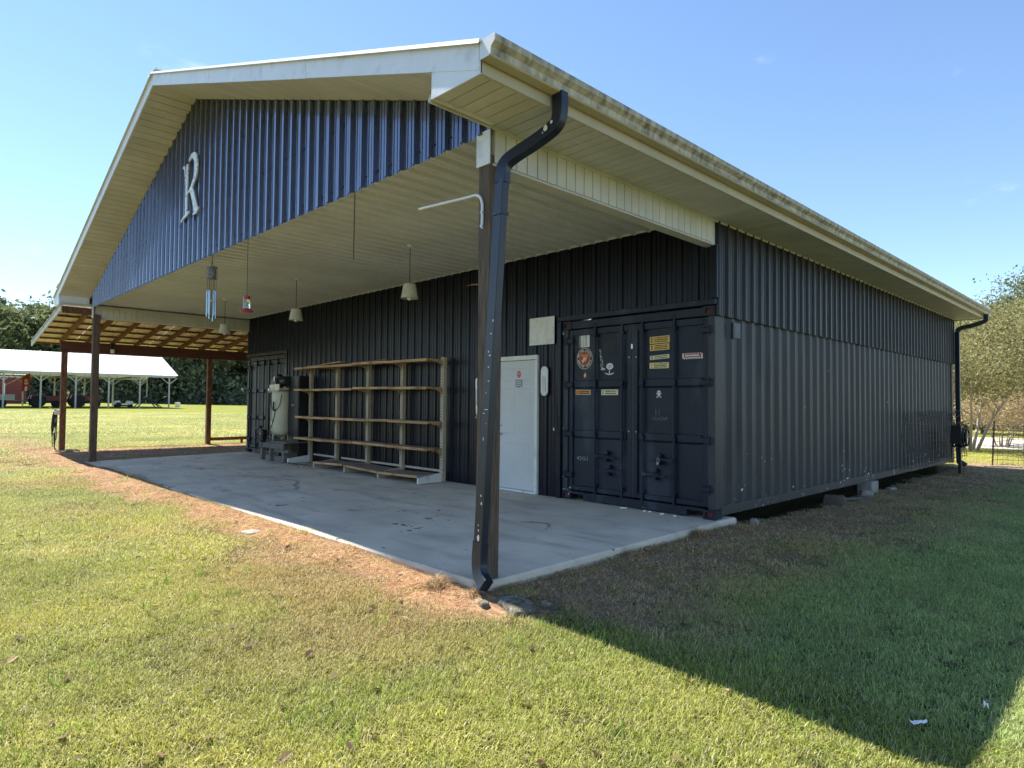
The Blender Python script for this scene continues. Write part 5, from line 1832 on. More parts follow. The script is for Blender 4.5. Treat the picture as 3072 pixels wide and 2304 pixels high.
for k in range(-4, 6, 2):
    py = 1.2 + k * 3.04
    MB().beam((cpx, py, EZ - .2), (2 * RGX - cpx, py, EZ - .2), .06, .16).build('tie_beam', 'wood_grey', cpt)

sx0 = -104
shd = thing('red_shed', (sx0 - 3, 6, .8), 'red shed with white roof seen through the pole barn', 'shed')
g_ = gz_(sx0, 0)
MB().box(sx0 - 7, sx0, -14, 6.4, g_ - .3, g_ + 3.7).build('wall', 'barn_red', shd)
mb = MB()
mb.extr([(sx0 + .4, g_ + 3.62), (sx0 - 3.5, g_ + 5.5), (sx0 - 7.4, g_ + 3.62), (sx0 - 7.4, g_ + 3.52), (sx0 + .4, g_ + 3.52)], (0, -14.4, 0), X, Z, Y, 21.0)
mb.build('roof', 'roof', shd)
MB().box(sx0, sx0 + .05, 3.9, 4.1, g_ + .3, g_ + 2.7).build('door_trim', 'white', shd)
MB().box(sx0, sx0 + .05, -3.0, -1.6, g_ + 0.1, g_ + 2.2).build('door', 'white', shd)
flg = MB()
fx_, fy_ = -88, 4.0
fz0 = gz_(fx_, fy_)
flg = thing('flag', (fx_, fy_, fz0 + 3), 'red flag with white markings on a slanted pole in the pole barn', 'flag')
MB().tube([(fx_, 2.5, fz0 + 2.4), (fx_, 4.9, fz0 + 4.0)], .04, 6).build('pole', 'white_pipe', flg)
V_ = []
for i_ in range(7):
    for j in range(9):
        V_.append((fx_ + .05 * math.sin(i_ * 1.3 + j * .4), 3.95 + i_ * .12, fz0 + 3.36 + i_ * .08 - j * .22))
MB().add(V_, [(i_ * 9 + j, (i_ + 1) * 9 + j, (i_ + 1) * 9 + j + 1, i_ * 9 + j + 1) for i_ in range(6) for j in range(8)]).build('cloth', 'red', flg)
mb = MB()
put_text(mb, 'S', .8, (fx_ + .12, 4.32, fz0 + 2.75), Y, Z, 0, .02)
mb.box(fx_ + .10, fx_ + .12, 4.2, 4.42, fz0 + 1.75, fz0 + 2.25)
mb.build('marking', 'white', flg)

def wheel(name, c, r, w, parent, axis=(1, 0, 0)):
    a = Vector(axis).normalized()
    mb = MB()
    mb.lathe(Vector(c) - a * w / 2, [(r * .55, 0), (r * .92, 0), (r, w * .2), (r, w * .8), (r * .92, w), (r * .55, w)], 16, axis=a)
    o = mb.build(name, 'tyre', parent, smooth=40)
    MB().lathe(Vector(c) - a * w * .4, [(0, 0), (r * .54, 0), (r * .54, w * .8), (0, w * .8)], 12, axis=a).build('rim', 'dark_metal', o)
    return o

def tractor(x, y, label, sc=1.0, red='tractor_red'):
    g_ = gz_(x, y)
    t = thing('tractor', (x, y, g_), label, 'tractor', 'machines under the pole barn')
    for s_ in (-1, 1):
        wheel('rear_wheel', (x + s_ * .75, y, g_ + .70 * sc), .70 * sc, .36, t)
        wheel('front_wheel', (x + s_ * .6, y + 1.7 * sc, g_ + .38 * sc), .38 * sc, .22, t)
        MB().extr([(-.75, .9), (-.55, 1.35), (.3, 1.42), (.8, 1.05), (.7, 1.0), (.25, 1.3), (-.5, 1.25), (-.68, .88)], (x + s_ * .75 - .2, y, g_), Y * sc, Z * sc, X, .4).build('fender', red, t)
    MB().box(x - .28, x + .28, y + .45, y + 2.1 * sc, g_ + .65, g_ + 1.28 * sc, ch=.08).build('hood', red, t)
    MB().box(x - .2, x + .2, y - .5, y + 2.0 * sc, g_ + .45, g_ + .72).build('chassis', 'dark_metal', t)
    MB().box(x - .25, x + .25, y - .35, y + .05, g_ + 1.0, g_ + 1.12, ch=.03).box(x - .25, x + .25, y - .42, y - .34, g_ + 1.1, g_ + 1.5, ch=.03).build('seat', 'black', t)
    MB().tube([(x + .2, y + 1.3, g_ + 1.2), (x + .2, y + 1.3, g_ + 1.95)], .035, 8).build('exhaust', 'dark_metal', t)
    for s_ in (-1, 1):
        MB().tube([(x + s_ * .45, y - .45, g_ + 1.0), (x + s_ * .45, y - .5, g_ + 2.15 * sc)], .03, 6).build('roll_bar', 'dark_metal', t)
    MB().tube([(x - .45, y - .5, g_ + 2.15 * sc), (x + .45, y - .5, g_ + 2.15 * sc)], .03, 6).build('roll_bar', 'dark_metal', t)
    MB().tube([(x + .18 * math.cos(a), y + .38, g_ + 1.42 + .18 * math.sin(a)) for a in np.linspace(0, 6.283, 13)[:-1]], .02, 6, closed=True).build('steering_wheel', 'black', t)
    return t
tractor(-82.0, 4.6, 'red tractor behind the garden hose post, left of the two', 1.0)
tractor(-81.0, 8.0, 'red tractor between the two nearest timber posts', 1.05)

def trailer(x, y, L, label, bed=True):
    g_ = gz_(x, y)
    t = thing('trailer', (x, y, g_), label, 'trailer', 'machines under the pole barn')
    MB().box(x - 1.1, x + 1.1, y - L / 2, y + L / 2, g_ + .72, g_ + .84).build('deck', 'dark_metal' if bed else 'galv_post', t)
    for s_ in (-1, 1):
        MB().box(x + s_ * 1.08 - .03, x + s_ * 1.08 + .03, y - L / 2, y + L / 2, g_ + .84, g_ + (1.0 if bed else 1.35)).build('side_rail', 'dark_metal' if bed else 'galv_post', t)
        wheel('wheel', (x + s_ * 1.2, y - .4, g_ + .38), .38, .22, t)
        wheel('wheel', (x + s_ * 1.2, y + .45, g_ + .38), .38, .22, t)
        MB().beam((x + s_ * .9, y + L / 2, g_ + .75), (x, y + L / 2 + 1.5, g_ + .62), .09, .11).build('tongue', 'galv_post', t)
    MB().tube([(x, y + L / 2 + 1.4, g_ + .02), (x, y + L / 2 + 1.4, g_ + 1.1)], .05, 8).build('jack', 'galv_post', t)
    return t
trailer(-82.5, -3.2, 5.5, 'dark flatbed trailer at the far left under the pole barn')
trailer(-83.5, 1.2, 3.0, 'pale utility trailer with its tongue near a barn post', False)
# riding mower with pale seat
mx0, my0 = -81.5, 12.6
g_ = gz_(mx0, my0)
mw = thing('riding_mower', (mx0, my0, g_), 'white and dark riding mower right of the nearest porch post', 'mower')
for s_ in (-1, 1):
    wheel('rear_wheel', (mx0 + s_ * .45, my0 - .5, g_ + .30), .30, .24, mw)
    wheel('front_wheel', (mx0 + s_ * .40, my0 + .8, g_ + .20), .20, .16, mw)
MB().box(mx0 - .5, mx0 + .5, my0 - .2, my0 + .7, g_ + .15, g_ + .32, ch=.05).build('cutting_deck', 'dark_metal', mw)
MB().extr([(-.9, .35), (-.8, .75), (-.35, .85), (-.2, .5), (.3, .45), (.45, .80), (1.0, .72), (1.08, .35)], (mx0 - .3, my0, g_), Y, Z, X, .6).build('body', 'white', mw)
MB().box(mx0 - .22, mx0 + .22, my0 - .55, my0 - .15, g_ + .85, g_ + .95, ch=.03).box(mx0 - .22, mx0 + .22, my0 - .62, my0 - .53, g_ + .92, g_ + 1.3, ch=.03).build('seat', 'black', mw)
MB().tube([(mx0, my0 + .35, g_ + .7), (mx0, my0 + .15, g_ + 1.12)], .03, 6).build('steering_column', 'black', mw)
# splayed steel stand
tx0, ty0 = -79.5, 14.6
g_ = gz_(tx0, ty0)
ts = thing('splayed_stand', (tx0, ty0, g_), 'dark splayed leg stand at the right end of the pole barn', 'stand')
for a in (20, 110, 200, 290, 65):
    MB().beam((tx0, ty0, g_ + 1.25), (tx0 + 1.7 * math.cos(RAD(a)), ty0 + 1.7 * math.sin(RAD(a)), g_), .09, .09).build('leg', 'dark_metal', ts)
MB().tube([(tx0, ty0, g_ + 1.1), (tx0, ty0, g_ + 3.4)], .06, 8).build('mast', 'galv_post', ts)
wbk = MB().lathe((-84, 19.3, gz_(-84, 19.3)), [(.25, 0), (.28, .02), (.32, .55), (.34, .60), (0, .62)], 14).build('white_bucket', 'white', None, smooth=40, loc=(-84, 19.3, gz_(-84, 19.3)))
tag(wbk, 'small white bucket in the field right of the pole barn', 'bucket')

# ==================================================================
# TREES
# ==================================================================
def make_tree_meshes(seed, height, width, crown_lo, nclump, nleaf, leaf, mat_leaf, mat_bark, trunks=1, shape='round'):
    rr = np.random.default_rng(seed)
    tr = MB()
    tips = []
    for k in range(trunks):
        ang = rr.uniform(0, 6.28)
        lean = (0.04 if trunks == 1 else 0.30)
        topz = height * (0.82 if trunks == 1 else .6)
        basex = (0 if trunks == 1 else .15 * math.cos(k * 6.28 / trunks), 0 if trunks == 1 else .15 * math.sin(k * 6.28 / trunks))
        a2 = k * 6.28 / max(1, trunks) + rr.uniform(-.3, .3)
        pts = []
        for q in range(6):
            t = q / 5
            off = lean * height * t * (1 if trunks > 1 else .6)
            pts.append((basex[0] + off * math.cos(a2) + rr.normal(0, .012) * height * t, basex[1] + off * math.sin(a2) + rr.normal(0, .012) * height * t, topz * t - .2 * (q == 0)))
        r0_ = height * (.022 if trunks == 1 else .010)
        tr.tube(pts, r0_, 7, scales=[1.25, 1, .8, .6, .4, .15])
        tips.append(pts[-1])
        for q in range(7 if trunks == 1 else 4):
            t = rr.uniform(.35, .95)
            f_ = t * 5
            i0 = min(4, int(f_))
            p = Vector(pts[i0]).lerp(Vector(pts[i0 + 1]), f_ - i0)
            an = rr.uniform(0, 6.28)
            ln_ = width * rr.uniform(.28, .48) * (1.2 - t * .6)
            e1 = p + Vector((math.cos(an) * ln_ * .5, math.sin(an) * ln_ * .5, ln_ * .35))
            e2 = p + Vector((math.cos(an) * ln_, math.sin(an) * ln_, ln_ * .55))
            tr.tube([p, e1, e2], r0_ * .42, 5, scales=[1, .6, .2])
            tips.append(tuple(e2))
    cz = height * (crown_lo + 1) / 2
    rz = height * (1 - crown_lo) / 2
    C = []
    for k in range(nclump):
        if k < len(tips) and rr.random() < .7:
            c = np.array(tips[k])
        else:
            d = rr.normal(size=3)
            d /= np.linalg.norm(d)
            rad = rr.uniform(.35, 1.0) ** .6
            w = width / 2
            if shape == 'cone':
                zt = rr.uniform(-1, 1)
                w = w * (1.05 - (zt + 1) / 2 * .85)
                a = rr.uniform(0, 6.28)
                c = np.array([w * rad * math.cos(a), w * rad * math.sin(a), cz + rz * zt])
            else:
                c = np.array([w * rad * d[0], w * rad * d[1], cz + rz * rad * d[2]])
        C.append(c)
    C = np.array(C)
    cs = rr.uniform(.10, .19, nclump) * width * (.9 if shape == 'round' else .8)
    per = nleaf // nclump
    P = (C[:, None, :] + rr.normal(size=(nclump, per, 3)) * cs[:, None, None] * np.array([1, 1, .62]) * .62).reshape(-1, 3)
    P = P[P[:, 2] > height * crown_lo * .55]
    nL = len(P)
    nrm_ = rr.normal(size=(nL, 3)) + np.array([0, 0, .5])
    nrm_ /= np.linalg.norm(nrm_, axis=1)[:, None]
    ta = np.cross(nrm_, rr.normal(size=(nL, 3)))
    ta /= np.linalg.norm(ta, axis=1)[:, None]
    tb = np.cross(nrm_, ta)
    sz = leaf * rr.uniform(.6, 1.35, nL)[:, None]
    q0, q1, q2, q3 = P - ta * sz, P + tb * sz * .55 + nrm_ * sz * .15, P + ta * sz, P - tb * sz * .55 + nrm_ * sz * .15
    V = np.stack([q0, q1, q2, q3], 1).reshape(-1, 3)
    me = bpy.data.meshes.new('crown')
    me.vertices.add(len(V)); me.vertices.foreach_set('co', V.ravel())
    me.loops.add(nL * 4); me.loops.foreach_set('vertex_index', np.arange(nL * 4, dtype=np.int32))
    me.polygons.add(nL); me.polygons.foreach_set('loop_start', np.arange(0, nL * 4, 4, dtype=np.int32))
    me.update(calc_edges=True)
    at = me.attributes.new('rnd', 'FLOAT', 'POINT')
    rv = np.repeat(np.clip(np.repeat(rr.uniform(0, 1, nclump), per)[:nL] * .5 + rr.uniform(0, 1, nL) * .5, 0, 1), 4) if nL == nclump * per else np.repeat(rr.uniform(0, 1, nL), 4)
    at.data.foreach_set('value', rv.astype(np.float32))
    me.materials.append(MT[mat_leaf])
    tm_ = bpy.data.meshes.new('trunk')
    tm_.from_pydata([tuple(p) for p in tr.v], [], tr.f)
    tm_.materials.append(MT[mat_bark])
    tm_.polygons.foreach_set('use_smooth', [True] * len(tm_.polygons))
    return tm_, me

def plant_tree(name, meshes, x, y, sc, rot, label, cat, group):
    t = thing(name, (x, y, gz_(x, y)), label, cat, group)
    t.rotation_euler = (0, 0, rot)
    t.scale = (sc, sc, sc)
    for nm, me_ in zip(('trunk', 'crown'), meshes):
        o = bpy.data.objects.new(nm, me_)
        COL.objects.link(o)
        o.parent = t
    return t

def spot(px, depth):
    u = (px - 1536) / F_PX
    hf = Vector((math.sin(YAW), math.cos(YAW), 0))
    p = CAM + (hf + r0 * u) * depth
    return p.x, p.y

far = [make_tree_meshes(100, 17, 10, .10, 110, 9000, .34, 'leaf_dark', 'bark'),
       make_tree_meshes(101, 16, 11, .08, 120, 9000, .36, 'leaf_mid', 'bark'),
       make_tree_meshes(102, 18, 8, .06, 110, 9000, .34, 'leaf_dark', 'bark', shape='cone'),
       make_tree_meshes(103, 15, 10, .05, 110, 9000, .32, 'leaf_dark', 'bark')]
rr = random.Random(31)
left_list = []
pxs = [-330, -210, -120, -40, 40, 105, 165, 240, 310, 380, 450, 530, 600, 670, 740, 830]
for i, px in enumerate(pxs):
    d = 112 + rr.uniform(-5, 6) + (8 if i % 2 else 0)
    x, y = spot(px, d)
    kind = [0, 1, 2, 3, 1, 0, 1, 3, 2, 0, 3, 1, 0, 2, 3, 0][i]
    sc = [1, 1.05, 1.1, 1.22, 1.05, 1.02, 1.12, 1.0, 1.05, .95, 1.0, .92, 1.05, 1.1, 1.0, 1.0][i]
    kn_ = ('dark broad', 'mid green broad', 'tall dark narrow', 'dark low branched')[kind]
    where = ['beyond the left picture edge', 'just beyond the left edge', 'at the left picture edge', 'at the far left above the pole barn roof', 'left of the lean-to above the barn roof',
             'touching the lean-to eave', 'behind the lean-to front fascia', 'seen behind the hose post', 'seen between hose post and near left post', 'seen just right of the near left post',
             'seen behind the barn\'s right half', 'at the right end of the pole barn', 'in the gap right of the pole barn', 'left of the rear lean-to post', 'right of the rear lean-to post', 'behind the container\'s far end'][i]
    plant_tree('tree', far[kind], x, y, sc, rr.uniform(0, 6.28), '%s tree %s' % (kn_, where), 'tree', 'trees beyond the field')
for i, px in enumerate(range(-300, 860, 95)):
    x, y = spot(px + rr.uniform(-20, 20), 128 + rr.uniform(-4, 8))
    plant_tree('tree', far[rr.choice([0, 2, 3])], x, y, rr.uniform(1.0, 1.2), rr.uniform(0, 6.28), 'dark tree in the back row of the wood, %s from the left' % ('first second third fourth fifth sixth seventh eighth ninth tenth eleventh twelfth thirteenth'.split()[i]), 'tree', 'back row trees beyond the field')

# undergrowth at the wood's edge (one mass)
def leaf_mass(name, centres, per, spread, leaf, mat_leaf, label, seed):
    rr = np.random.default_rng(seed)
    C = np.repeat(np.array(centres), per, axis=0)
    P = C + rr.normal(size=C.shape) * np.array(spread)
    gzv = ground_z(P[:, 0], P[:, 1])
    P[:, 2] = gzv + np.abs(P[:, 2])
    nL = len(P)
    nn = rr.normal(size=(nL, 3)); nn /= np.linalg.norm(nn, axis=1)[:, None]
    ta = np.cross(nn, rr.normal(size=(nL, 3))); ta /= np.linalg.norm(ta, axis=1)[:, None]
    tb = np.cross(nn, ta)
    sz = leaf * rr.uniform(.6, 1.3, nL)[:, None]
    V = np.stack([P - ta * sz, P + tb * sz * .6, P + ta * sz, P - tb * sz * .6], 1).reshape(-1, 3)
    me = bpy.data.meshes.new(name)
    me.vertices.add(len(V)); me.vertices.foreach_set('co', V.ravel())
    me.loops.add(nL * 4); me.loops.foreach_set('vertex_index', np.arange(nL * 4, dtype=np.int32))
    me.polygons.add(nL); me.polygons.foreach_set('loop_start', np.arange(0, nL * 4, 4, dtype=np.int32))
    me.update(calc_edges=True)
    at = me.attributes.new('rnd', 'FLOAT', 'POINT')
    at.data.foreach_set('value', np.repeat(rr.uniform(0, 1, nL), 4).astype(np.float32))
    me.materials.append(MT[mat_leaf])
    o = bpy.data.objects.new(name, me)
    COL.objects.link(o)
    return tag(o, label, 'undergrowth', kind='stuff')
cs_ = []
for px in range(-380, 900, 12):
    x, y = spot(px, 108 + 3 * math.sin(px * .05))
    cs_.append((x, y, 0))
leaf_mass('undergrowth', cs_, 90, (1.4, 1.4, 1.7), .34, 'leaf_dark', 'dark undergrowth along the edge of the wood', 5)
cs_ = []
for px in range(-380, 900, 12):
    x, y = spot(px, 133)
    cs_.append((x, y, 0))
leaf_mass('undergrowth', cs_, 200, (2.0, 2.0, 7.0), .5, 'leaf_dark', 'dark depth of the wood behind the front trees', 6)

# right side: golden trees, crape myrtle and shrub beyond the rear corner
gold = [make_tree_meshes(200, 9, 7.5, .22, 120, 26000, .075, 'leaf_gold', 'bark'),
        make_tree_meshes(201, 11, 8, .18, 120, 24000, .09, 'leaf_mid', 'bark'),
        make_tree_meshes(202, 5.0, 4.6, .34, 90, 15000, .050, 'leaf_gold', 'bark_pale', trunks=5),
        make_tree_meshes(203, 2.6, 3.0, .18, 60, 9000, .040, 'leaf_rust', 'bark_pale', trunks=7),
        make_tree_meshes(204, 13, 9, .12, 130, 22000, .12, 'leaf_mid', 'bark')]
for (k, px, d, sc, lab, nm) in (
        (2, 2905, 22.5, 1.0, 'pale trunked crape myrtle just beyond the far downspout', 'crape_myrtle'),
        (3, 3005, 25.5, 1.0, 'low many stemmed rusty shrub by the gravel drive', 'shrub'),
        (3, 3110, 26.5, 1.1, 'rusty shrub beyond the right picture edge', 'shrub'),
        (2, 3190, 27, 1.25, 'crape myrtle beyond the right picture edge', 'crape_myrtle'),
        (0, 2950, 37, .72, 'golden leafed tree right of the far downspout', 'tree'),
        (0, 3080, 35, .80, 'golden leafed tree at the right picture edge', 'tree'),
        (1, 2860, 45, .80, 'green tree hidden mostly behind the building corner', 'tree'),
        (1, 2990, 50, .88, 'taller green tree behind the golden trees', 'tree'),
        (4, 3100, 52, .92, 'tallest green tree at the right picture edge', 'tree'),
        (4, 3260, 50, 1.0, 'tall green tree beyond the right edge', 'tree'),
        (1, 3220, 38, 1.0, 'green tree beyond the right edge', 'tree'),
        (4, 2760, 60, .8, 'green tree behind the building', 'tree'),
        (0, 2890, 54, .9, 'golden tree far behind the crape myrtle', 'tree')):
    x, y = spot(px, d)
    plant_tree(nm, gold[k], x, y, sc, rr.uniform(0, 6.28), lab, 'shrub' if nm == 'shrub' else 'tree', 'trees behind the gravel drive')
cs_ = []
for px in range(2700, 3500, 10):
    x, y = spot(px, 47 + 2 * math.sin(px * .03))
    cs_.append((x, y, 0))
leaf_mass('hedge_growth', cs_, 130, (1.0, 1.0, 2.6), .15, 'leaf_gold', 'brushy golden undergrowth beyond the drive', 8)

# ==================================================================
# GRASS, STRAW, FALLEN LEAVES
# ==================================================================
src = bpy.data.collections.new('turf_tufts')
def tuft(name, seed, nb, rad, hlo, hhi, wid, lean_lo, lean_hi, curl=.6, dryf=0.0):
    rr = np.random.default_rng(seed)
    V, Fq, rv, dv = [], [], [], []
    for k in range(nb):
        r_, a = rad * math.sqrt(rr.random()), rr.uniform(0, 6.283)
        bx, by = r_ * math.cos(a), r_ * math.sin(a)
        hgt = rr.uniform(hlo, hhi)
        ln_ = RAD(rr.uniform(lean_lo, lean_hi))
        az = rr.uniform(0, 6.283)
        dx, dy = math.cos(az), math.sin(az)
        sx, sy = -dy, dx
        w = wid * rr.uniform(.7, 1.3)
        x, y, z = bx, by, -.004
        th = ln_ * (1 - curl)
        base = len(V)
        seg = 3
        for q in range(seg + 1):
            ww = w * (1 - (q / seg) ** 1.6) / 2
            if q < seg:
                V += [(x - sx * ww, y - sy * ww, z), (x + sx * ww, y + sy * ww, z)]
                rv += [0, 0]
            else:
                V.append((x, y, z)); rv.append(0)
            st = hgt / seg
            x += dx * math.sin(th) * st; y += dy * math.sin(th) * st; z += math.cos(th) * st
            th = min(th + ln_ * curl * 2 / seg, RAD(105))
        c_ = rr.random()
        for q in range(base, len(V)):
            rv[q] = c_
        pn = .5 + .5 * math.sin(bx * 31 + seed) * math.sin(by * 27 + seed * 2)
        dv += [(.85 if rr.random() < dryf * 2 * pn else rr.uniform(0, .25) * (dryf > 0))] * (len(V) - base)
        Fq += [(base, base + 1, base + 3, base + 2), (base + 2, base + 3, base + 5, base + 4), (base + 4, base + 5, base + 6)]
    me = bpy.data.meshes.new(name)
    me.from_pydata(V, [], Fq)
    at = me.attributes.new('rnd', 'FLOAT', 'POINT')
    at.data.foreach_set('value', np.array(rv, dtype=np.float32))
    at = me.attributes.new('dry', 'FLOAT', 'POINT')
    at.data.foreach_set('value', np.array(dv, dtype=np.float32))
    me.materials.append(MT['grass'])
    me.polygons.foreach_set('use_smooth', [True] * len(me.polygons))
    o = bpy.data.objects.new(name, me)
    src.objects.link(o)
    return o
NG = 4
for k in range(NG):
    tuft('tuft_a%d' % k, 300 + k, 40, .085, .022, .052, .0040, 30, 105, dryf=.10)
for k in range(3):
    tuft('tuft_b%d' % k, 320 + k, 24, .10, .05, .13, .0026, 80, 100, curl=.15)   # straw, lying flat
for k in range(2):
    tuft('tuft_c%d' % k, 340 + k, 24, .07, .045, .10, .0046, 10, 80)             # taller green tufts
for k in range(2):
    tuft('tuft_e%d' % k, 350 + k, 16, .05, .022, .045, .014, 30, 75, curl=.4)         # broad leaved weeds
NP = 5
for k in range(NP):
    tuft('tuft_f%d' % k, 360 + k, 1150, .21, .022, .054, .0040, 25, 105, dryf=.16)    # a patch of mown turf

def scatter():
    rr = np.random.default_rng(77)
    hf = np.array([math.sin(YAW), math.cos(YAW)])
    rt_ = np.array([r0.x, r0.y])
    PX, PY, SC_, ID, TI = [], [], [], [], []
    def region(d0, d1, dens, hs, vs_, patch_mode, half=0.98):
        area = (d1 * d1 - d0 * d0) / 2 * (2 * half)
        nP = int(area * dens)
        d = np.sqrt(rr.uniform(d0 * d0, d1 * d1, nP))
        t = rr.uniform(-half, half, nP)
        x = CAM.x + hf[0] * d + rt_[0] * d * t
        y = CAM.y + hf[1] * d + rt_[1] * d * t
        if patch_mode:                        # jittered grid, so no bald gaps are left
            a = dens ** -.5
            m_ = int(d1 * 1.6 / a) + 2
            gx_, gy_ = np.meshgrid(np.arange(-m_, m_) * a, np.arange(-m_, m_) * a, indexing='ij')
            x = (CAM.x + gx_ + rr.uniform(-.3, .3, gx_.shape) * a).ravel()
            y = (CAM.y + gy_ + (np.arange(2 * m_)[:, None] % 2) * a * .5 + rr.uniform(-.3, .3, gx_.shape) * a).ravel()
            df = (x - CAM.x) * hf[0] + (y - CAM.y) * hf[1]
            ds_ = (x - CAM.x) * rt_[0] + (y - CAM.y) * rt_[1]
            q = (df > d0) & (df <= d1) & (np.abs(ds_) < half * np.maximum(df, 1.0))
            x, y = x[q], y[q]
        mg = .0 if not patch_mode else .16 * hs
        ok = ~((x > -14.03 - mg) & (x < .05 + mg) & (y > -3.76 - mg) & (y < 12.2 + mg))
        ok &= ~((y > 22.4 - mg) & (y < 33.7 + mg))
        x, y = x[ok], y[ok]
        nP = len(x)
        st, bw = straw_mask(x, y), brown_mask(x, y)
        u = rr.random(nP)
        patch = vnoise(x, y, 1.3) + .6 * vnoise(x + 31, y, .45)
        if patch_mode:
            keep = (st < .15) & (rr.random(nP) > (bw - .25) * 2.2)
            idx = NG + 5 + 2 + rr.integers(0, NP, nP)
            is_st = np.zeros(nP, bool)
            tall = np.zeros(nP, bool)
        else:
            border = (st >= .06) | (bw >= .45)
            near_slab = (x > -14.4) & (x < .4) & (y > -4.1) & (y < 12.5)
            keep = border | near_slab | (rr.random(nP) < .07)
            idx = rr.integers(0, NG, nP)
            is_st = u < st * .90
            idx = np.where(is_st, NG + rr.integers(0, 3, nP), idx)
            tall = (~is_st) & (rr.random(nP) < np.clip(.02 + .5 * (patch > .70), 0, 1) * (1 - bw) * (~border))
            idx = np.where(tall, NG + 3 + rr.integers(0, 2, nP), idx)
            weed = (~is_st) & (~tall) & (~border) & (rr.random(nP) < .04 + .5 * (vnoise(x + 77, y + 13, .9) > .62))
            idx = np.where(weed, NG + 5 + rr.integers(0, 2, nP), idx)
            keep &= ~((bw > .5) & (rr.random(nP) < .25 * bw))
            keep &= ~((np.hypot((x - .42) / .42, (y + 3.82) / .26) < 1))
        green = np.array([.215, .285, .034]); yel = np.array([.45, .44, .085]); br_ = np.array([.52, .37, .22])
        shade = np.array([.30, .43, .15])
        g = np.clip(.52 + .5 * vnoise(x, y, 2.3) + .45 * vnoise(x + 5, y + 9, .6) + rr.normal(0, .16 if patch_mode else .28, nP), 0, 1)[:, None]
        col = green * (1 - g) + yel * g
        # turf in the building's shadow is tinted a lighter green to lift the shade
        shade_lift = smooth01((x - 1.0) / 1.0) * smooth01((y + 3.9) / .8)
        col = col * (1 - shade_lift[:, None] * .75) + shade * shade_lift[:, None] * .75 * rr.uniform(.75, 1.3, (nP, 1))
        # worn, browner turf next to the straw
        worn = smooth01((y + 6.9) / 2.6) * (y < -3.7) * smooth01((1.4 - x) / 1.5) * np.clip(.45 + 1.1 * vnoise(x, y, 1.1) + .6 * vnoise(x + 3, y, .4), 0, 1)
        worn = np.clip(worn, 0, 1)[:, None] * .8
        col = col * (1 - worn) + np.array([.40, .27, .125]) * worn
        col = np.where(tall[:, None], np.array([.19, .30, .04]) * rr.uniform(.7, 1.3, (nP, 1)), col)
        if patch_mode:
            kb = np.clip(bw * 1.3, 0, .9)[:, None]
            col = col * (1 - kb) + br_ * rr.uniform(.7, 1.2, (nP, 1)) * kb
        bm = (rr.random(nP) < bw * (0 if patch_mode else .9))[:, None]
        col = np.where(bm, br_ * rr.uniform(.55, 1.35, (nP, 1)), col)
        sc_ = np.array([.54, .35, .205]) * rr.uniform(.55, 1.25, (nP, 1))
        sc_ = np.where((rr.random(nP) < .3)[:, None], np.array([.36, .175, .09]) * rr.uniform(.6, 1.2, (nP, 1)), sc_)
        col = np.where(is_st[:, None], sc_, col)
        s = rr.uniform(.8, 1.2, nP)
        hgt = s * vs_ * (1 - .25 * bw) * rr.uniform(.75, 1.25, nP)
        hh = np.stack([s * hs, s * hs, hgt], -1)
        PX.append(x[keep]); PY.append(y[keep]); SC_.append(hh[keep]); ID.append(idx[keep]); TI.append(col[keep])
    region(1.2, 6, 20, 1.0, 1.0, True, 1.15)
    region(6, 12, 10.5, 1.45, 1.1, True, 1.05)
    region(12, 24, 4.2, 2.3, 1.25, True)
    region(24, 56, 1.0, 4.6, 1.6, True)
    region(1.2, 6, 260, 1.0, 1.0, False, 1.15)
    region(6, 12, 150, 1.35, 1.1, False, 1.05)
    region(12, 24, 60, 2.0, 1.2, False)
    x, y = np.concatenate(PX), np.concatenate(PY)
    z = ground_full(x, y)
    return x, y, z, np.concatenate(SC_), np.concatenate(ID), np.concatenate(TI)
gx, gy, gzv, gsc, gid, gti = scatter()
me = bpy.data.meshes.new('lawn_grass')
me.vertices.add(len(gx))
me.vertices.foreach_set('co', np.stack([gx, gy, gzv], -1).ravel())
a_ = me.attributes.new('scl', 'FLOAT_VECTOR', 'POINT'); a_.data.foreach_set('vector', gsc.ravel().astype(np.float32))
a_ = me.attributes.new('rot', 'FLOAT', 'POINT'); a_.data.foreach_set('value', np.random.default_rng(1).uniform(0, 6.283, len(gx)).astype(np.float32))
a_ = me.attributes.new('idx', 'INT', 'POINT'); a_.data.foreach_set('value', gid.astype(np.int32))
a_ = me.attributes.new('tint', 'FLOAT_COLOR', 'POINT'); a_.data.foreach_set('color', np.concatenate([gti, np.ones((len(gx), 1))], 1).ravel().astype(np.float32))
lawn = bpy.data.objects.new('lawn_grass', me)
COL.objects.link(lawn)
tag(lawn, 'short yellow green lawn grass with dry blades and pine straw', 'grass', kind='stuff')
ng = bpy.data.node_groups.new('scatter_tufts', 'GeometryNodeTree')
ng.interface.new_socket('Geometry', in_out='INPUT', socket_type='NodeSocketGeometry')
ng.interface.new_socket('Geometry', in_out='OUTPUT', socket_type='NodeSocketGeometry')
gi, go = ng.nodes.new('NodeGroupInput'), ng.nodes.new('NodeGroupOutput')
ci = ng.nodes.new('GeometryNodeCollectionInfo')
ci.inputs['Collection'].default_value = src
ci.inputs['Separate Children'].default_value = True
ci.inputs['Reset Children'].default_value = True
ip = ng.nodes.new('GeometryNodeInstanceOnPoints')
ip.inputs['Pick Instance'].default_value = True
def named(nm, ty):
    q = ng.nodes.new('GeometryNodeInputNamedAttribute')
    q.data_type = ty
    q.inputs['Name'].default_value = nm
    return q.outputs['Attribute']
cx_ = ng.nodes.new('ShaderNodeCombineXYZ')
ng.links.new(named('rot', 'FLOAT'), cx_.inputs['Z'])
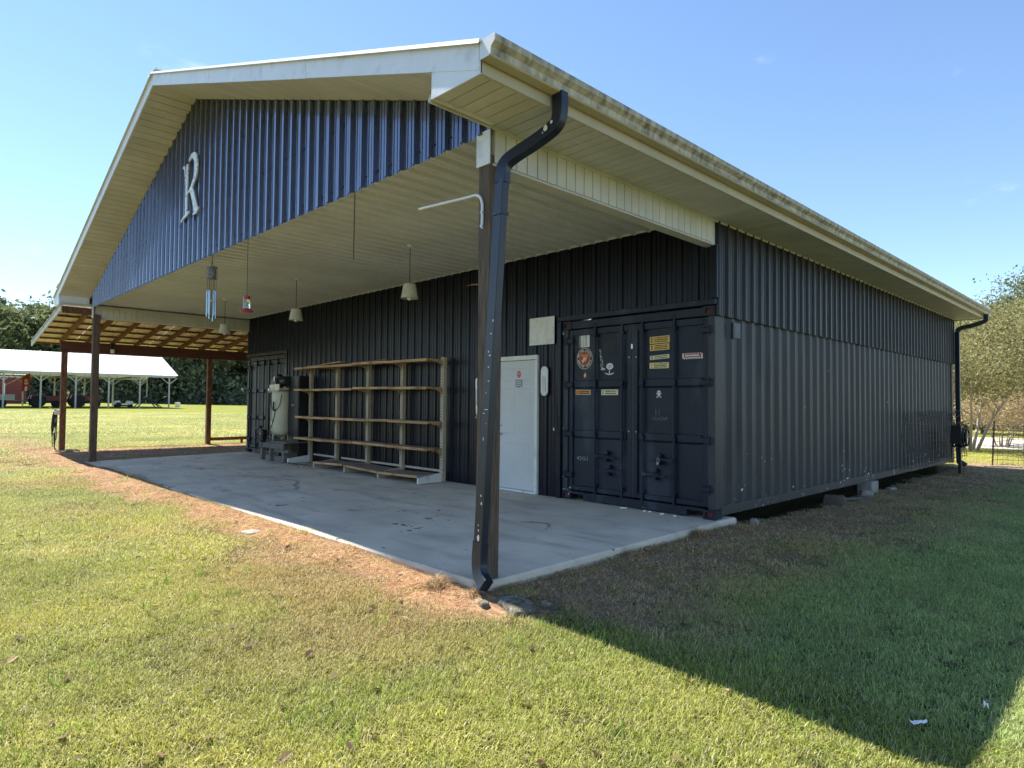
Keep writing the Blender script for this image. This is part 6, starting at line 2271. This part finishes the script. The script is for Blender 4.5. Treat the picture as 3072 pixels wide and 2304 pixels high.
e2r = ng.nodes.new('FunctionNodeEulerToRotation')
ng.links.new(cx_.outputs[0], e2r.inputs[0])
ng.links.new(gi.outputs[0], ip.inputs['Points'])
ng.links.new(ci.outputs[0], ip.inputs['Instance'])
ng.links.new(named('idx', 'INT'), ip.inputs['Instance Index'])
ng.links.new(e2r.outputs[0], ip.inputs['Rotation'])
ng.links.new(named('scl', 'FLOAT_VECTOR'), ip.inputs['Scale'])
ng.links.new(ip.outputs[0], go.inputs[0])
md = lawn.modifiers.new('tufts', 'NODES')
md.node_group = ng

# dry grass clumps growing over the slab edge
def dry_clump(x, y, n_, hgt, spread, label, seed, zoff=0.0):
    rr = np.random.default_rng(seed)
    V, Fq, rv = [], [], []
    z0 = gz_(x, y) + zoff
    for k in range(n_):
        az = rr.uniform(0, 6.283)
        dx, dy = math.cos(az), math.sin(az)
        w = .0028
        b0 = (x + rr.normal(0, spread * .3), y + rr.normal(0, spread * .3))
        L = hgt * rr.uniform(.6, 1.2)
        th = RAD(rr.uniform(5, 50))
        px, py, pz = b0[0], b0[1], z0
        base = len(V)
        for q in range(6):
            ww = w * (1 - q / 6)
            V += [(px - dy * ww, py + dx * ww, pz), (px + dy * ww, py - dx * ww, pz)]
            st = L / 5
            px += dx * math.sin(th) * st; py += dy * math.sin(th) * st; pz = max(pz + math.cos(th) * st, z0 + .005)
            th += RAD(rr.uniform(12, 32))
        c_ = rr.random()
        rv += [c_] * 12
        Fq += [(base + 2 * q, base + 2 * q + 1, base + 2 * q + 3, base + 2 * q + 2) for q in range(5)]
    me = bpy.data.meshes.new('dry_grass_clump')
    me.from_pydata(V, [], Fq)
    at = me.attributes.new('rnd', 'FLOAT', 'POINT'); at.data.foreach_set('value', np.array(rv, dtype=np.float32))
    me.materials.append(MT['drygrass'])
    o = bpy.data.objects.new('dry_grass_clump', me)
    COL.objects.link(o)
    me.transform(Matrix.Translation((-x, -y, -z0)))
    o.location = (x, y, z0)
    return tag(o, label, 'dry grass', 'dry grass clumps by the slab')
MT['drygrass'] = leaf_mat('dry_straw_grass', (0.30, 0.17, 0.075), (0.62, 0.46, 0.26), 0.25)
dry_clump(-.32, -3.93, 190, .16, .17, 'bright dry grass clump beside the near post foot', 1)
dry_clump(.12, -.62, 170, .16, .16, 'brown dry grass clump on the slab edge near the container', 2)
dry_clump(.30, .10, 130, .14, .20, 'flattened dry grass clump by the slab end', 3)
dry_clump(.16, -1.9, 90, .10, .22, 'thin brown grass clump along the shaded slab edge', 4)
dry_clump(.05, -3.86, 70, .11, .08, 'small reddish grass tuft at the downspout foot', 5)

# fallen leaves
rr = random.Random(17)
V_, Fq, rv = [], [], []
for k in range(340):
    d = rr.uniform(2.6, 13)
    t = rr.uniform(-.85, .35)
    x = CAM.x + math.sin(YAW) * d + r0.x * d * t
    y = CAM.y + math.cos(YAW) * d + r0.y * d * t
    if -14.2 < x < .1 and y > -3.9:
        continue
    a = rr.uniform(0, 6.28)
    L, W = rr.uniform(.016, .046), rr.uniform(.008, .021)
    U = Vector((math.cos(a), math.sin(a), rr.uniform(-.3, .3)))
    S_ = Vector((-math.sin(a), math.cos(a), rr.uniform(-.4, .4)))
    c = Vector((x, y, gz_(x, y) + rr.uniform(.018, .04)))
    b0 = len(V_)
    for p, q, hh in ((-1, 0, 0), (-.4, .9, .3), (.4, .8, .3), (1, 0, 0), (.4, -.8, .3), (-.4, -.9, .3)):
        V_.append(tuple(c + U * p * L + S_ * q * W + Z * hh * W))
    rv += [rr.random() ** 2] * 6
    Fq += [(b0, b0 + 1, b0 + 2, b0 + 3), (b0, b0 + 3, b0 + 4, b0 + 5)]
me = bpy.data.meshes.new('fallen_leaves')
me.from_pydata(V_, [], Fq)
at = me.attributes.new('rnd', 'FLOAT', 'POINT'); at.data.foreach_set('value', np.array(rv, dtype=np.float32))
me.materials.append(MT['deadleaf'])
fl = bpy.data.objects.new('fallen_leaves', me)
COL.objects.link(fl)
tag(fl, 'scattered brown fallen leaves on the lawn', 'leaves', kind='stuff')
